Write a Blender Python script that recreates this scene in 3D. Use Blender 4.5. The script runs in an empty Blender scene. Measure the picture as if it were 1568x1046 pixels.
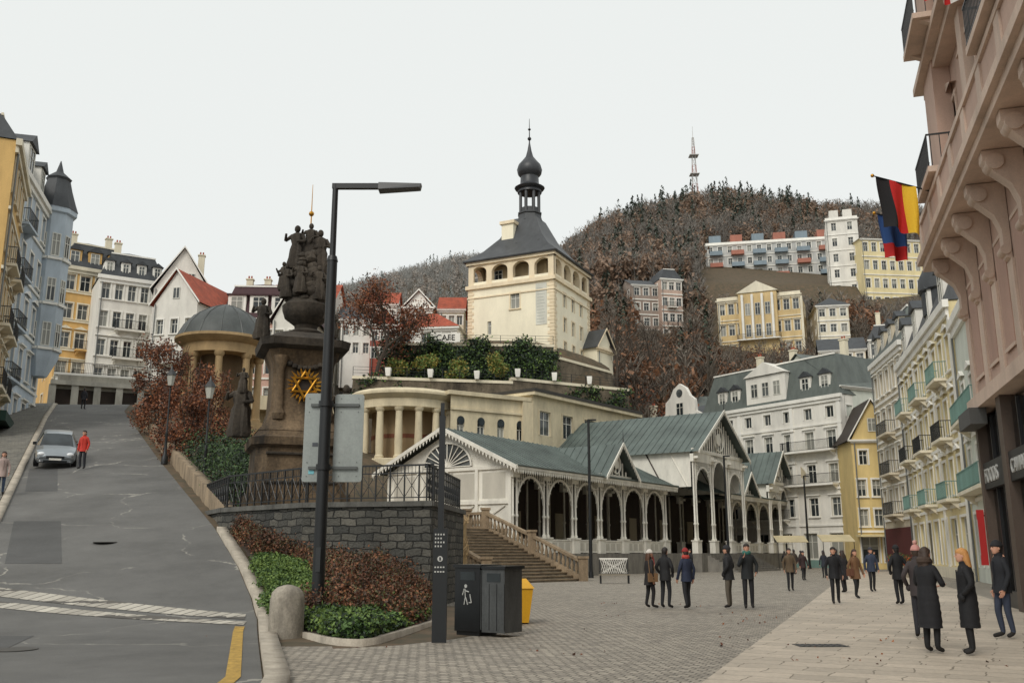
import bpy, math, random
import numpy as np
from mathutils import Vector, Matrix
random.seed(7); rng=np.random.default_rng(7)
R=math.radians
scene=bpy.context.scene
COL=scene.collection
def S(r,g,b):
    f=lambda c:(c/255/12.92) if c/255<=.04045 else ((c/255+.055)/1.055)**2.4
    return (f(r),f(g),f(b))
# ---------------------------------------------------------------- materials
MC={}
def nn(nt,t,**k):
    n=nt.nodes.new(t)
    for a,v in k.items(): setattr(n,a,v)
    return n
def mixc(nt,f,a,b,mode='MIX'):
    m=nn(nt,'ShaderNodeMix',data_type='RGBA',blend_type=mode)
    for i,v in ((0,f),(6,a),(7,b)):
        if hasattr(v,'is_output'): nt.links.new(v,m.inputs[i])
        elif i==0: m.inputs[0].default_value=v
        else: m.inputs[i].default_value=(*v[:3],1)
    return m.outputs[2]
def noise(nt,vec,scale,detail=4,rough=.6):
    n=nn(nt,'ShaderNodeTexNoise'); n.inputs['Scale'].default_value=scale
    n.inputs['Detail'].default_value=detail; n.inputs['Roughness'].default_value=rough
    nt.links.new(vec,n.inputs['Vector']); return n.outputs['Fac']
def ramp(nt,fac,lo,hi):
    m=nn(nt,'ShaderNodeMapRange'); m.inputs[1].default_value=lo; m.inputs[2].default_value=hi
    nt.links.new(fac,m.inputs[0]); return m.outputs[0]
def base(name):
    m=bpy.data.materials.new(name); m.use_nodes=True; nt=m.node_tree
    b=nt.nodes['Principled BSDF']; g=nn(nt,'ShaderNodeNewGeometry')
    return m,nt,b,g.outputs['Position']
def bumpit(nt,b,h,strength,dist=.02):
    bp=nn(nt,'ShaderNodeBump'); bp.inputs['Strength'].default_value=strength; bp.inputs['Distance'].default_value=dist
    nt.links.new(h,bp.inputs['Height']); nt.links.new(bp.outputs[0],b.inputs['Normal'])
def M(name,rgb,rough=.85,var=.14,scale=.7,bump=.2,bs=25,metal=0,streak=.35,emit=0):
    if name in MC: return MC[name]
    m,nt,b,pos=base(name)
    c=rgb
    mp=nn(nt,'ShaderNodeMapping'); mp.inputs['Scale'].default_value=(1,1,streak); nt.links.new(pos,mp.inputs[0])
    f=ramp(nt,noise(nt,mp.outputs[0],scale,5,.68),.3,.72)
    col=mixc(nt,f,tuple(x*(1-var*1.5) for x in c),tuple(min(1,x*(1+var*.6)) for x in c))
    f2=ramp(nt,noise(nt,pos,bs,2),.3,.7)
    col=mixc(nt,f2,col,mixc(nt,1.0,col,(1-var*.7,)*3,'MULTIPLY'))
    nt.links.new(col,b.inputs['Base Color'])
    b.inputs['Roughness'].default_value=rough; b.inputs['Metallic'].default_value=metal
    if bump>=.3: bumpit(nt,b,f2,bump,.01)
    MC[name]=m; return m
def Mbrick(name,c1,c2,mortar,w,h,tdir=None,ms=.02,bump=.6,nz=.35,rough=.85,off=.5,msmooth=.1):
    if name in MC: return MC[name]
    m,nt,b,pos=base(name)
    cx=nn(nt,'ShaderNodeCombineXYZ')
    if tdir is not None:
        d=nn(nt,'ShaderNodeVectorMath',operation='DOT_PRODUCT'); d.inputs[1].default_value=(tdir[0],tdir[1],0)
        nt.links.new(pos,d.inputs[0]); nt.links.new(d.outputs['Value'],cx.inputs[0])
        sp=nn(nt,'ShaderNodeSeparateXYZ'); nt.links.new(pos,sp.inputs[0]); nt.links.new(sp.outputs[2],cx.inputs[1])
        vec=cx.outputs[0]
    else:
        mp=nn(nt,'ShaderNodeMapping'); mp.inputs['Rotation'].default_value=(0,0,R(28)); nt.links.new(pos,mp.inputs[0]); vec=mp.outputs[0]
    nz3=nn(nt,'ShaderNodeTexNoise'); nz3.inputs['Scale'].default_value=1.3/max(w,.2); nt.links.new(vec,nz3.inputs['Vector'])
    vm=nn(nt,'ShaderNodeVectorMath',operation='MULTIPLY_ADD'); vm.inputs[1].default_value=(w*.3,)*3
    nt.links.new(nz3.outputs['Color'],vm.inputs[0]); nt.links.new(vec,vm.inputs[2])
    br=nn(nt,'ShaderNodeTexBrick'); br.offset=off
    br.inputs['Scale'].default_value=1; br.inputs['Brick Width'].default_value=w; br.inputs['Row Height'].default_value=h
    br.inputs['Mortar Size'].default_value=ms; br.inputs['Mortar Smooth'].default_value=msmooth
    br.inputs['Color1'].default_value=(*c1,1); br.inputs['Color2'].default_value=(*c2,1); br.inputs['Mortar'].default_value=(*mortar,1)
    nt.links.new(vm.outputs[0],br.inputs['Vector'])
    f=ramp(nt,noise(nt,pos,.5,6,.7),.3,.7)
    col=mixc(nt,f,mixc(nt,1.0,br.outputs['Color'],(1-nz,)*3,'MULTIPLY'),br.outputs['Color'])
    f2=ramp(nt,noise(nt,pos,14,3),.3,.7)
    col=mixc(nt,f2,mixc(nt,1.0,col,(.8,.8,.8),'MULTIPLY'),col)
    nt.links.new(col,b.inputs['Base Color']); b.inputs['Roughness'].default_value=rough
    mm=nn(nt,'ShaderNodeMath',operation='MULTIPLY_ADD'); mm.inputs[1].default_value=-1; nt.links.new(br.outputs['Fac'],mm.inputs[0]); nt.links.new(f2,mm.inputs[2])
    bumpit(nt,b,mm.outputs[0],bump,.02)
    MC[name]=m; return m
def Mleaf(name,a,b2,rough=.7):
    if name in MC: return MC[name]
    m,nt,b,pos=base(name)
    f=ramp(nt,noise(nt,pos,1.3,2,.8),.35,.65)
    nt.links.new(mixc(nt,f,a,b2),b.inputs['Base Color']); b.inputs['Roughness'].default_value=rough
    MC[name]=m; return m
def Masphalt(name,c,lines=True):
    if name in MC: return MC[name]
    m,nt,b,pos=base(name)
    f=ramp(nt,noise(nt,pos,.3,7,.72),.32,.68)
    col=mixc(nt,f,tuple(x*.68 for x in c),tuple(x*1.22 for x in c))
    f2=ramp(nt,noise(nt,pos,60,2),.35,.65)
    col=mixc(nt,f2,mixc(nt,1.0,col,(.72,.72,.72),'MULTIPLY'),col)
    if lines:
        nz3=nn(nt,'ShaderNodeTexNoise'); nz3.inputs['Scale'].default_value=.5; nz3.inputs['Detail'].default_value=5; nt.links.new(pos,nz3.inputs['Vector'])
        vm=nn(nt,'ShaderNodeVectorMath',operation='MULTIPLY_ADD'); vm.inputs[1].default_value=(2.6,)*3
        nt.links.new(nz3.outputs['Color'],vm.inputs[0]); nt.links.new(pos,vm.inputs[2])
        v=nn(nt,'ShaderNodeTexVoronoi',feature='DISTANCE_TO_EDGE'); v.inputs['Scale'].default_value=.2; nt.links.new(vm.outputs[0],v.inputs['Vector'])
        lt=nn(nt,'ShaderNodeMath',operation='LESS_THAN'); lt.inputs[1].default_value=.008; nt.links.new(v.outputs['Distance'],lt.inputs[0])
        br=ramp(nt,noise(nt,pos,.7,4),.44,.6)
        mu=nn(nt,'ShaderNodeMath',operation='MULTIPLY'); nt.links.new(lt.outputs[0],mu.inputs[0]); nt.links.new(br,mu.inputs[1])
        mu2=nn(nt,'ShaderNodeMath',operation='MULTIPLY'); mu2.inputs[1].default_value=.7; nt.links.new(mu.outputs[0],mu2.inputs[0])
        col=mixc(nt,mu2.outputs[0],col,S(160,156,146))
    nt.links.new(col,b.inputs['Base Color']); b.inputs['Roughness'].default_value=.8
    bumpit(nt,b,f2,.3,.01)
    MC[name]=m; return m
def glassm(name,c,rough=.08):
    if name in MC: return MC[name]
    m,nt,b,pos=base(name)
    f=ramp(nt,noise(nt,pos,.9,2),.4,.6)
    nt.links.new(mixc(nt,f,c,tuple(x*2.2 for x in c)),b.inputs['Base Color']); b.inputs['Roughness'].default_value=rough
    MC[name]=m; return m
G1=glassm('window_glass',(.018,.022,.024)); G2=glassm('window_glass_grey',(.05,.055,.055)); G3=M('net_curtain',S(150,150,142),.3,bump=0)
WHITE=M('white_paint',S(238,235,226),.6,.1); FRAME=M('window_frame_white',S(215,213,203),.5,.05,bump=0)
DARK=M('black_metal',S(25,28,30),.45,.2,bump=0); DKWOOD=M('dark_wood',S(50,38,30),.6,.2)
GREENROOF=M('green_grey_metal_roof',S(96,107,102),.6,.3,.5,.1)
SLATE=M('slate_roof',S(64,67,70),.6,.3,1.2,.3,12); REDROOF=M('red_tile_roof',S(172,82,56),.8,.28,1.5,.4,9)
MAROON=M('maroon_mansard',S(74,46,50),.75,.2,1.5); SAND=M('weathered_sandstone',S(80,72,62),.92,.55,1.1,.8,9); SANDM=M('sandstone_pedestal',S(120,101,78),.92,.6,.9,.6,12)
SANDL=M('sandstone_balustrade',S(158,138,112),.9,.38,1.2,.4,14); GOLD=M('gilding',S(200,146,52),.35,.2,3,.1,metal=.8)
CONC=M('granite_kerb',S(182,172,156),.85,.28,2,.3,30); CREAM=M('cream_plaster',S(230,220,194),.85,.14)
SKIN=M('skin',S(200,150,125),.55,.05,bump=0)
BARK=M('bark',S(74,64,54),.9,.3,5,.4,20)
# ---------------------------------------------------------------- mesh builder
class MB:
    def __init__(s): s.d={}
    def _p(s,part):
        if part not in s.d: s.d[part]=([],[],[],[])
        return s.d[part]
    def add(s,part,mat,vs,fs):
        V,Fc,mi,ms=s._p(part)
        if mat not in ms: ms.append(mat)
        k=ms.index(mat); o=len(V)
        V.extend([tuple(v) for v in vs])
        for f in fs: Fc.append(tuple(i+o for i in f)); mi.append(k)
    def quad(s,part,mat,*pts): s.add(part,mat,pts,[tuple(range(len(pts)))])
    def hexa(s,part,mat,p):
        s.add(part,mat,p,[(3,2,1,0),(4,5,6,7),(0,1,5,4),(1,2,6,5),(2,3,7,6),(3,0,4,7)])
    def box(s,part,mat,x0,x1,y0,y1,z0,z1):
        s.hexa(part,mat,[(x0,y0,z0),(x1,y0,z0),(x1,y1,z0),(x0,y1,z0),(x0,y0,z1),(x1,y0,z1),(x1,y1,z1),(x0,y1,z1)])
    def cyl(s,part,mat,p0,p1,r0,r1=None,seg=10,caps=True):
        r1=r0 if r1 is None else r1
        p0=Vector(p0);p1=Vector(p1);d=(p1-p0)
        if d.length<1e-6: return
        d.normalize(); a=d.orthogonal().normalized(); b=d.cross(a)
        vs=[];
        for p,r in((p0,r0),(p1,r1)):
            for i in range(seg):
                t=2*math.pi*i/seg; vs.append(p+a*math.cos(t)*r+b*math.sin(t)*r)
        fs=[(i,(i+1)%seg,seg+(i+1)%seg,seg+i) for i in range(seg)]
        if caps: fs+= [tuple(range(seg-1,-1,-1)),tuple(range(seg,2*seg))]
        s.add(part,mat,vs,fs)
    def loft(s,part,mat,rings,cap=True,closed=True):
        n=len(rings[0]); vs=[p for r in rings for p in r]; fs=[]
        for k in range(len(rings)-1):
            for i in range(n if closed else n-1):
                j=(i+1)%n; fs.append((k*n+i,k*n+j,(k+1)*n+j,(k+1)*n+i))
        if cap and closed: fs+=[tuple(range(n-1,-1,-1)),tuple((len(rings)-1)*n+i for i in range(n))]
        s.add(part,mat,vs,fs)
    def lathe(s,part,mat,c,prof,seg=16,sx=1,sy=1,rot=0,a0=0,a1=2*math.pi):
        full=abs(a1-a0-2*math.pi)<1e-4; m=seg if full else seg+1
        rings=[]
        for r,z in prof:
            rings.append([(c[0]+r*sx*math.cos(rot+a0+(a1-a0)*i/seg),c[1]+r*sy*math.sin(rot+a0+(a1-a0)*i/seg),c[2]+z) for i in range(m)])
        s.loft(part,mat,rings,True,full)
    def ell(s,part,mat,c,r,seg=12,rg=8,rough=0):
        prof=[(max(.001,math.sin(math.pi*i/rg)),-math.cos(math.pi*i/rg)) for i in range(rg+1)]
        rings=[]
        for rr,z in prof:
            rings.append([(c[0]+r[0]*rr*math.cos(2*math.pi*i/seg)*(1+rough*random.uniform(-1,1)),c[1]+r[1]*rr*math.sin(2*math.pi*i/seg)*(1+rough*random.uniform(-1,1)),c[2]+r[2]*z) for i in range(seg)])
        s.loft(part,mat,rings)
    def build(s,name,loc=(0,0,0),rot=(0,0,0),smooth=35,keep=None):
        root=bpy.data.objects.new(name,None); COL.objects.link(root); root.location=loc; root.rotation_euler=rot; root.empty_display_size=.3
        for part,(V,Fc,mi,ms) in s.d.items():
            me=bpy.data.meshes.new(part); me.from_pydata(V,[],Fc)
            for m in ms: me.materials.append(m)
            me.polygons.foreach_set('material_index',mi)
            me.polygons.foreach_set('use_smooth',[True]*len(Fc)); me.update()
            try: me.set_sharp_from_angle(angle=R(smooth))
            except Exception: pass
            o=bpy.data.objects.new(part,me); COL.objects.link(o); o.parent=root
        return root
def simple_mesh(name,V,Fc,mats,mi=None,smooth=False):
    me=bpy.data.meshes.new(name)
    V=np.asarray(V,dtype=np.float32); Fc=np.asarray(Fc,dtype=np.int32)
    me.vertices.add(len(V)); me.vertices.foreach_set('co',V.ravel())
    k=Fc.shape[1]; me.loops.add(Fc.size); me.loops.foreach_set('vertex_index',Fc.ravel())
    me.polygons.add(len(Fc)); me.polygons.foreach_set('loop_start',np.arange(0,Fc.size,k,dtype=np.int32))
    for m in mats: me.materials.append(m)
    if mi is not None: me.polygons.foreach_set('material_index',np.asarray(mi,dtype=np.int32))
    if smooth: me.polygons.foreach_set('use_smooth',np.ones(len(Fc),dtype=bool))
    me.update(calc_edges=True); me.validate()
    o=bpy.data.objects.new(name,me); COL.objects.link(o); return o
class Fr:
    def __init__(s,p0,p1):
        s.p=Vector((p0[0],p0[1],0)); d=Vector((p1[0]-p0[0],p1[1]-p0[1],0)); s.L=d.length; s.t=d.normalized(); s.n=Vector((s.t.y,-s.t.x,0))
    def P(s,a,b,z): 
        v=s.p+s.t*a+s.n*b; return (v.x,v.y,z)
    def box(s,mb,part,mat,a0,a1,b0,b1,z0,z1):
        P=s.P; mb.hexa(part,mat,[P(a0,b0,z0),P(a1,b0,z0),P(a1,b1,z0),P(a0,b1,z0),P(a0,b0,z1),P(a1,b0,z1),P(a1,b1,z1),P(a0,b1,z1)])
    def quad(s,mb,part,mat,*pp): mb.quad(part,mat,*[s.P(*p) for p in pp])
    def ang(s): return math.atan2(s.t.y,s.t.x)
def pane(mb,F,a,zb,w,h,b,frame=FRAME,g=None,cols=2,transom=True):
    g=g or random.choice([G1,G1,G1,G2,G2,G3])
    F.quad(mb,'window_panes',g,(a-w/2,b,zb),(a+w/2,b,zb),(a+w/2,b,zb+h),(a-w/2,b,zb+h))
    if g is G1 and random.random()<.4: # half drawn blind
        k=random.uniform(.25,.6); F.quad(mb,'window_blinds',G3,(a-w/2+.05,b+.002,zb+h*(1-k)),(a+w/2-.05,b+.002,zb+h*(1-k)),(a+w/2-.05,b+.002,zb+h),(a-w/2+.05,b+.002,zb+h))
    e=.07; f=b+.05
    for x0,x1,z0,z1 in ((a-w/2,a-w/2+e,zb,zb+h),(a+w/2-e,a+w/2,zb,zb+h),(a-w/2+e,a+w/2-e,zb,zb+e),(a-w/2+e,a+w/2-e,zb+h-e,zb+h)):
        F.box(mb,'window_frames',frame,x0,x1,b+.003,f,z0,z1)
    for i in range(1,cols):
        x=a-w/2+w*i/cols; F.box(mb,'window_frames',frame,x-.035,x+.035,b+.003,f-.004,zb+e,zb+h-e)
    if transom and h>1.2: F.box(mb,'window_frames',frame,a-w/2+e,a+w/2-e,b+.003,f-.008,zb+h*.66-.03,zb+h*.66+.03)
def wall(mb,F,z0,z1,rows,wm,tm,L=None,part='walls',rev=.2,frame=FRAME):
    L=L or F.L; cur=z0
    for row in rows:
        zb,h,cs,w,st=row[:5]; zt=zb+h
        F.quad(mb,part,wm,(0,0,cur),(L,0,cur),(L,0,zb),(0,0,zb))
        x=0
        for c in cs:
            F.quad(mb,part,wm,(x,0,zb),(c-w/2,0,zb),(c-w/2,0,zt),(x,0,zt)); x=c+w/2
            l,r=c-w/2,c+w/2
            F.quad(mb,part,wm,(l,0,zb),(l,-rev,zb),(l,-rev,zt),(l,0,zt)); F.quad(mb,part,wm,(r,-rev,zb),(r,0,zb),(r,0,zt),(r,-rev,zt))
            F.quad(mb,part,wm,(l,-rev,zt),(r,-rev,zt),(r,0,zt),(l,0,zt)); F.quad(mb,part,wm,(l,0,zb),(r,0,zb),(r,-rev,zb),(l,-rev,zb))
            pane(mb,F,c,zb,w,h,-rev,frame)
            if 's' in st:
                for a0,a1,c0,c1 in ((l-.14,l-.002,zb-.02,zt),(r+.002,r+.14,zb-.02,zt),(l-.16,r+.16,zt+.002,zt+.16)):
                    F.box(mb,'window_surrounds',tm,a0,a1,.003,.06,c0,c1)
            if 'l' in st: F.box(mb,'window_sills',tm,l-.2,r+.2,.003,.16,zb-.14,zb-.023)
            if 'h' in st: F.box(mb,'window_hoods',tm,l-.26,r+.26,.003,.24,zt+.24,zt+.36); F.box(mb,'window_hoods',tm,l-.18,r+.18,.003,.12,zt+.165,zt+.237)
            if 'p' in st:
                F.quad(mb,'window_hoods',tm,(l-.25,.2,zt+.363),(r+.25,.2,zt+.363),(c,.2,zt+.75))
                F.quad(mb,'window_hoods',tm,(l-.25,.2,zt+.363),(c,.2,zt+.75),(c,.0,zt+.75),(l-.25,.0,zt+.363)); F.quad(mb,'window_hoods',tm,(r+.25,.2,zt+.363),(r+.25,0,zt+.363),(c,.0,zt+.75),(c,.2,zt+.75))
        F.quad(mb,part,wm,(x,0,zb),(L,0,zb),(L,0,zt),(x,0,zt))
        cur=zt
    F.quad(mb,part,wm,(0,0,cur),(L,0,cur),(L,0,z1),(0,0,z1))
def balcony(mb,F,a0,a1,z,dep=.9,mat=DARK,slab=None,zig=False):
    F.box(mb,'balcony',slab or WHITE,a0,a1,.005,dep,z-.18,z)
    for b0,b1,x0,x1 in((dep-.06,dep-.02,a0,a1),):
        F.box(mb,'balcony_rail',mat,x0,x1,b0,b1,z+.98,z+1.03); F.box(mb,'balcony_rail',mat,x0,x1,b0,b1,z+.08,z+.11)
    n=max(2,int((a1-a0)/.14))
    for i in range(n+1):
        x=a0+.02+(a1-a0-.04)*i/n; F.box(mb,'balcony_rail',mat,x-.012,x+.012,dep-.05,dep-.03,z,z+.98)
    for x in (a0,a1-.04):
        F.box(mb,'balcony_rail',mat,x,x+.04,.01,dep-.061,z+.98,z+1.03)
        for i in range(5): 
            b=.1+(dep-.25)*i/4; F.box(mb,'balcony_rail',mat,x,x+.024,b,b+.024,z,z+.98)
    for x in (a0+.15,a1-.35):
        mb.add('balcony',slab or WHITE,[F.P(x,.005,z-.185),F.P(x,dep-.2,z-.185),F.P(x,.005,z-.7),F.P(x+.2,.005,z-.185),F.P(x+.2,dep-.2,z-.185),F.P(x+.2,.005,z-.7)],[(0,1,2),(5,4,3),(1,4,5,2),(0,3,4,1)])
def slope(mb,part,mat,A,B,C,D,seam=0,rib=.05):
    A,B,C,D=map(Vector,(A,B,C,D)); mb.quad(part,mat,A,B,C,D)
    if seam:
        n=int(max((B-A).length,(C-D).length)/seam); nv=(B-A).cross(D-A).normalized()
        if nv.z<0: nv=-nv
        tt=(B-A).normalized()*.02
        for i in range(1,n):
            p=A.lerp(B,i/n); q=D.lerp(C,i/n)
            if (p-q).length<.2: continue
            mb.hexa(part+'_seams',mat,[p-tt,p+tt,q+tt,q-tt,p-tt+nv*rib,p+tt+nv*rib,q+tt+nv*rib,q-tt+nv*rib])
def dormer(mb,F,a,b,z,w,h,wm,rm,dep=1.8,style='g'):
    F.box(mb,'dormer',wm,a-w/2,a+w/2,b-dep,b,z,z+h)
    pane(mb,F,a,z+.25,w*.66,h-.4,b+.01,cols=2)
    e=.15
    if style=='g':
        P=F.P; k=w*.45
        mb.add('dormer_roof',rm,[P(a-w/2-e,b+.2,z+h),P(a,b+.2,z+h+k),P(a+w/2+e,b+.2,z+h),P(a-w/2-e,b-dep-.6,z+h),P(a,b-dep-.6,z+h+k),P(a+w/2+e,b-dep-.6,z+h)],[(0,2,1),(0,1,4,3),(1,2,5,4),(0,3,5,2)])
    else: F.box(mb,'dormer_roof',rm,a-w/2-e,a+w/2+e,b-dep,b+.2,z+h+.002,z+h+.16)
def chimney(mb,F,a,b,z0,z1,w=.7,mat=None):
    mat=mat or CREAM
    F.box(mb,'chimney',mat,a-w/2,a+w/2,b-.3,b+.3,z0,z1); F.box(mb,'chimney',mat,a-w/2-.08,a+w/2+.08,b-.38,b+.38,z1+.001,z1+.14)
    for k in(-.15,.15): mb.cyl('chimney',REDROOF,F.P(a+k,b,z1+.14),F.P(a+k,b,z1+.5),.09,seg=8)
def cs(n,L,m=None):
    m=L/n/2 if m is None else m
    return [m+(L-2*m)*i/(n-1) for i in range(n)] if n>1 else [L/2]
def building(p0,p1,D,z0,H,rows,wm,tm=WHITE,roof='gable',rh=3,rm=SLATE,side=2,bands=(),corn=.45,ov=.4,seam=0,base_m=None,base_h=0,pil=(),frame=FRAME):
    mb=MB(); F=Fr(p0,p1); L=F.L; P=F.P; z1=z0+H
    rr=[(z0+r[0],r[1],(cs(r[2],L) if isinstance(r[2],int) else r[2]),r[3],r[4]) for r in rows]
    wall(mb,F,z0,z1,rr,wm,tm,frame=frame)
    FR=Fr(P(L,0,0)[:2],P(L,-D,0)[:2]); FL=Fr(P(0,-D,0)[:2],P(0,0,0)[:2])
    for FF,on in((FR,side),(FL,side)):
        r2=[(z0+r[0],r[1],cs(on,D),min(r[3],1.2),'s') for r in rows] if on else []
        wall(mb,FF,z0,z1,r2,wm,tm,frame=frame)
    mb.quad('walls',wm,P(0,-D,z0),P(L,-D,z0),P(L,-D,z1),P(0,-D,z1))
    for i,zz in enumerate(bands): F.box(mb,'string_course',tm,-.04,L+.04,.002,.12+.002*i,z0+zz,z0+zz+.2)
    if base_m: F.box(mb,'base',base_m,-.05,L+.05,.004,.1,z0,z0+base_h)
    for a in pil: F.box(mb,'pilasters',tm,a-.22,a+.22,.004,.1,z0+base_h,z1-corn-.01)
    if corn:
        F.box(mb,'cornice',tm,-.3,L+.3,.003,.35,z1-corn*.5,z1+.02); F.box(mb,'cornice',tm,-.1,L+.1,.003,.18,z1-corn,z1-corn*.5-.003)
    mb.cyl('downpipe',M('zinc_pipe',S(112,114,112),.5),P(.25,.16,z0),P(.25,.16,z1-corn),.06,seg=6)
    zr=z1+.03
    if roof=='gable':
        slope(mb,'roof',rm,P(-.3,ov,zr-.1),P(L+.3,ov,zr-.1),P(L+.3,-D/2,zr+rh),P(-.3,-D/2,zr+rh),seam)
        slope(mb,'roof',rm,P(-.3,-D-ov,zr-.1),P(L+.3,-D-ov,zr-.1),P(L+.3,-D/2,zr+rh),P(-.3,-D/2,zr+rh))
        for a in(0,L): mb.quad('gable_walls',wm,P(a,0,z1),P(a,-D,z1),P(a,-D/2,zr+rh-.12))
    elif roof=='gablefront':
        for a,s_ in((-ov,1),(L+ov,-1)):
            slope(mb,'roof',rm,P(a,.3,zr-.1),P(a,-D,zr-.1),P(L/2,-D,zr+rh),P(L/2,.3,zr+rh),seam)
        for b in(0,-D): mb.quad('gable_walls',wm,P(0,b,z1),P(L,b,z1),P(L/2,b,zr+rh-.1))
        for s_ in (0,1):
            A=Vector(P(-ov if s_==0 else L+ov,.32,zr-.22)); B=Vector(P(L/2,.32,zr+rh-.12)); dn=Vector(F.n)*.06; up=Vector((0,0,.22))
            mb.hexa('bargeboard',tm,[A,B,B+dn,A+dn,A+up,B+up,B+up+dn,A+up+dn])
    elif roof=='hip':
        k=min(L,D)/2
        c=[P(-ov,ov,zr),P(L+ov,ov,zr),P(L+ov,-D-ov,zr),P(-ov,-D-ov,zr)]; 
        if L>=D: r=[P(k,-D/2,zr+rh),P(L-k,-D/2,zr+rh)]
        else: r=[P(L/2,-k,zr+rh),P(L/2,-D+k,zr+rh)]
        if L>=D:
            slope(mb,'roof',rm,c[0],c[1],r[1],r[0],seam); slope(mb,'roof',rm,c[2],c[3],r[0],r[1]); mb.quad('roof',rm,c[1],c[2],r[1]); mb.quad('roof',rm,c[3],c[0],r[0])
        else:
            mb.quad('roof',rm,c[0],c[1],r[0]); mb.quad('roof',rm,c[2],c[3],r[1]); slope(mb,'roof',rm,c[1],c[2],r[1],r[0],seam); slope(mb,'roof',rm,c[3],c[0],r[0],r[1],seam)
        mb.quad('roof',tm,*c)
    elif roof=='mansard':
        i=1.1; c=[P(-.1,.1,zr),P(L+.1,.1,zr),P(L+.1,-D-.1,zr),P(-.1,-D-.1,zr)]; t=[P(i,-i,zr+rh),P(L-i,-i,zr+rh),P(L-i,-D+i,zr+rh),P(i,-D+i,zr+rh)]
        for k in range(4): slope(mb,'roof',rm,c[k],c[(k+1)%4],t[(k+1)%4],t[k],seam)
        u=P(L/2,-D/2,zr+rh+1.2)
        for k in range(4): mb.quad('roof',rm,t[k],t[(k+1)%4],u)
        F.box(mb,'roof_curb',tm,i-.1,L-i+.1,-i-.02,-i+.12,zr+rh-.12,zr+rh+.05)
    else:
        mb.quad('roof',rm,P(0,0,z1),P(L,0,z1),P(L,-D,z1),P(0,-D,z1))
        F.box(mb,'parapet',tm,-.05,L+.05,-.3,.05,z1+.021,z1+.6)
    return mb,F,z1
# ---------------------------------------------------------------- terrain
def sst(a,b,x):
    t=np.clip((x-a)/(b-a),0,1); return t*t*(3-2*t)
XY=[-60,-20,12.4,18.2,21.5,23.7,26.7,31.4,47.2,70.4,90,200]; XX=[3,3,-3.1,-4.7,-5.6,-6.35,-7.57,-9.73,-17.8,-29.3,-36,-60]
def xr(y): return np.interp(y,XY,XX)
def hroad(y):
    y=np.asarray(y,float); yy=np.minimum(y,76)-22
    return .247*(yy+np.sqrt(yy*yy+3))/2*sst(10,21,y)+.1*np.maximum(0,y-76)
def hz(x,y):
    x=np.asarray(x,float); y=np.asarray(y,float)
    q=-.829*x+.559*(y-60)
    b=np.interp(q,[8,14,22,200],[0,6,10,10])*sst(48,66,y)
    dd=np.hypot(x+2,y-118); bump=15*(1-sst(14,20,dd))
    yy=np.maximum(y,1); u=x/yy
    r=np.interp(u,[-.6,-.3,-.12,-.05,.06,.12,.2,.25,.35,.45,.7],[.16,.23,.283,.3,.324,.35,.374,.377,.362,.356,.33])
    fR=np.interp(y,[0,112,125,140,170,200],[0,0,8,20,36,54])
    top=350*r
    fR=np.where(y>200,54+(top-54)*sst(170,360,y)*1.0,fR); fR=np.where(y>360,top+6-.05*(y-360),fR)
    fR=np.where(y>200,np.maximum(fR,54),fR)
    topL=490*r
    fL=np.interp(y,[0,100,130,170,250],[0,0,16,28,46]); fL=np.where(y>250,46+(topL-46)*sst(230,490,y),fL); fL=np.where(y>490,topL-.1*(y-490),fL)
    s=sst(-.06,.1,u); far=fR*s+fL*(1-s)
    hr=np.maximum(b+bump*(y>60),far)
    W=np.interp(y,[0,40,75,200],[6,7,14,30])
    t=sst(0,1,(x-xr(y)-.4)/W)
    hl=np.maximum(hroad(y),far*(y>120)) 
    return hl*(1-t)+hr*t
def H1(x,y): return float(hz(x,y))
GROUND=Mleaf('leaf_litter_ground',S(96,80,62),S(72,66,50),.95)
def axis(fine0,fine1,st,lo,hi,g=1.12):
    a=list(np.arange(fine0,fine1,st)); s=st; x=a[-1]
    while x<hi: s*=g; x+=s; a.append(x)
    s=st; x=a[0]
    while x>lo: s*=g; x-=s; a.insert(0,x)
    return np.array(a)
gx=axis(-45,45,1.0,-900,900); gy=axis(-10,150,1.0,-300,1500)
X,Y=np.meshgrid(gx,gy); Z=hz(X,Y)
Z=Z-np.where((X<xr(Y)+.2)&(Y<80),.03,0)
nx,ny=len(gx),len(gy); idx=np.arange(nx*ny).reshape(ny,nx)
Q=np.stack([idx[:-1,:-1],idx[:-1,1:],idx[1:,1:],idx[1:,:-1]],-1).reshape(-1,4)
simple_mesh('ground',np.stack([X,Y,Z],-1).reshape(-1,3),Q,[GROUND],smooth=True)
def ruled(name,ys,xl,xrt,zf,mat,n=14,dz=.02):
    V=[];
    for y,a,b in zip(ys,xl,xrt):
        for i in range(n+1):
            x=a+(b-a)*i/n; V.append((x,y,float(zf(x,y))+dz))
    F4=[(r*(n+1)+i,r*(n+1)+i+1,(r+1)*(n+1)+i+1,(r+1)*(n+1)+i) for r in range(len(ys)-1) for i in range(n)]
    return simple_mesh(name,V,F4,[mat],smooth=True)
ys=np.arange(-10,80,.5)
LY=[-60,12,24,32.4,65.8,80]; LX=[-14,-14,-15.2,-17.4,-32.8,-39]
ASPH=Masphalt('asphalt',S(104,103,100)); 
ruled('road',ys,np.interp(ys,LY,LX),xr(ys)-.02,lambda x,y:hz(x,y),ASPH,16,.012)
PATCH=Masphalt('asphalt_patch',S(84,84,83),False)
for (x0,x1,y0,y1,sk) in ((-9.6,-7.9,14.5,18.6,-.28),(-14.2,-12.6,27,33,-.5),(-19.5,-18.2,38,44,-.5)):
    yy=np.arange(y0,y1,.5); o=x0+sk*(yy-y0); ruled('asphalt_patch',yy,o,o+(x1-x0),lambda x,y:hz(x,y),PATCH,4,.018)
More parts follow.
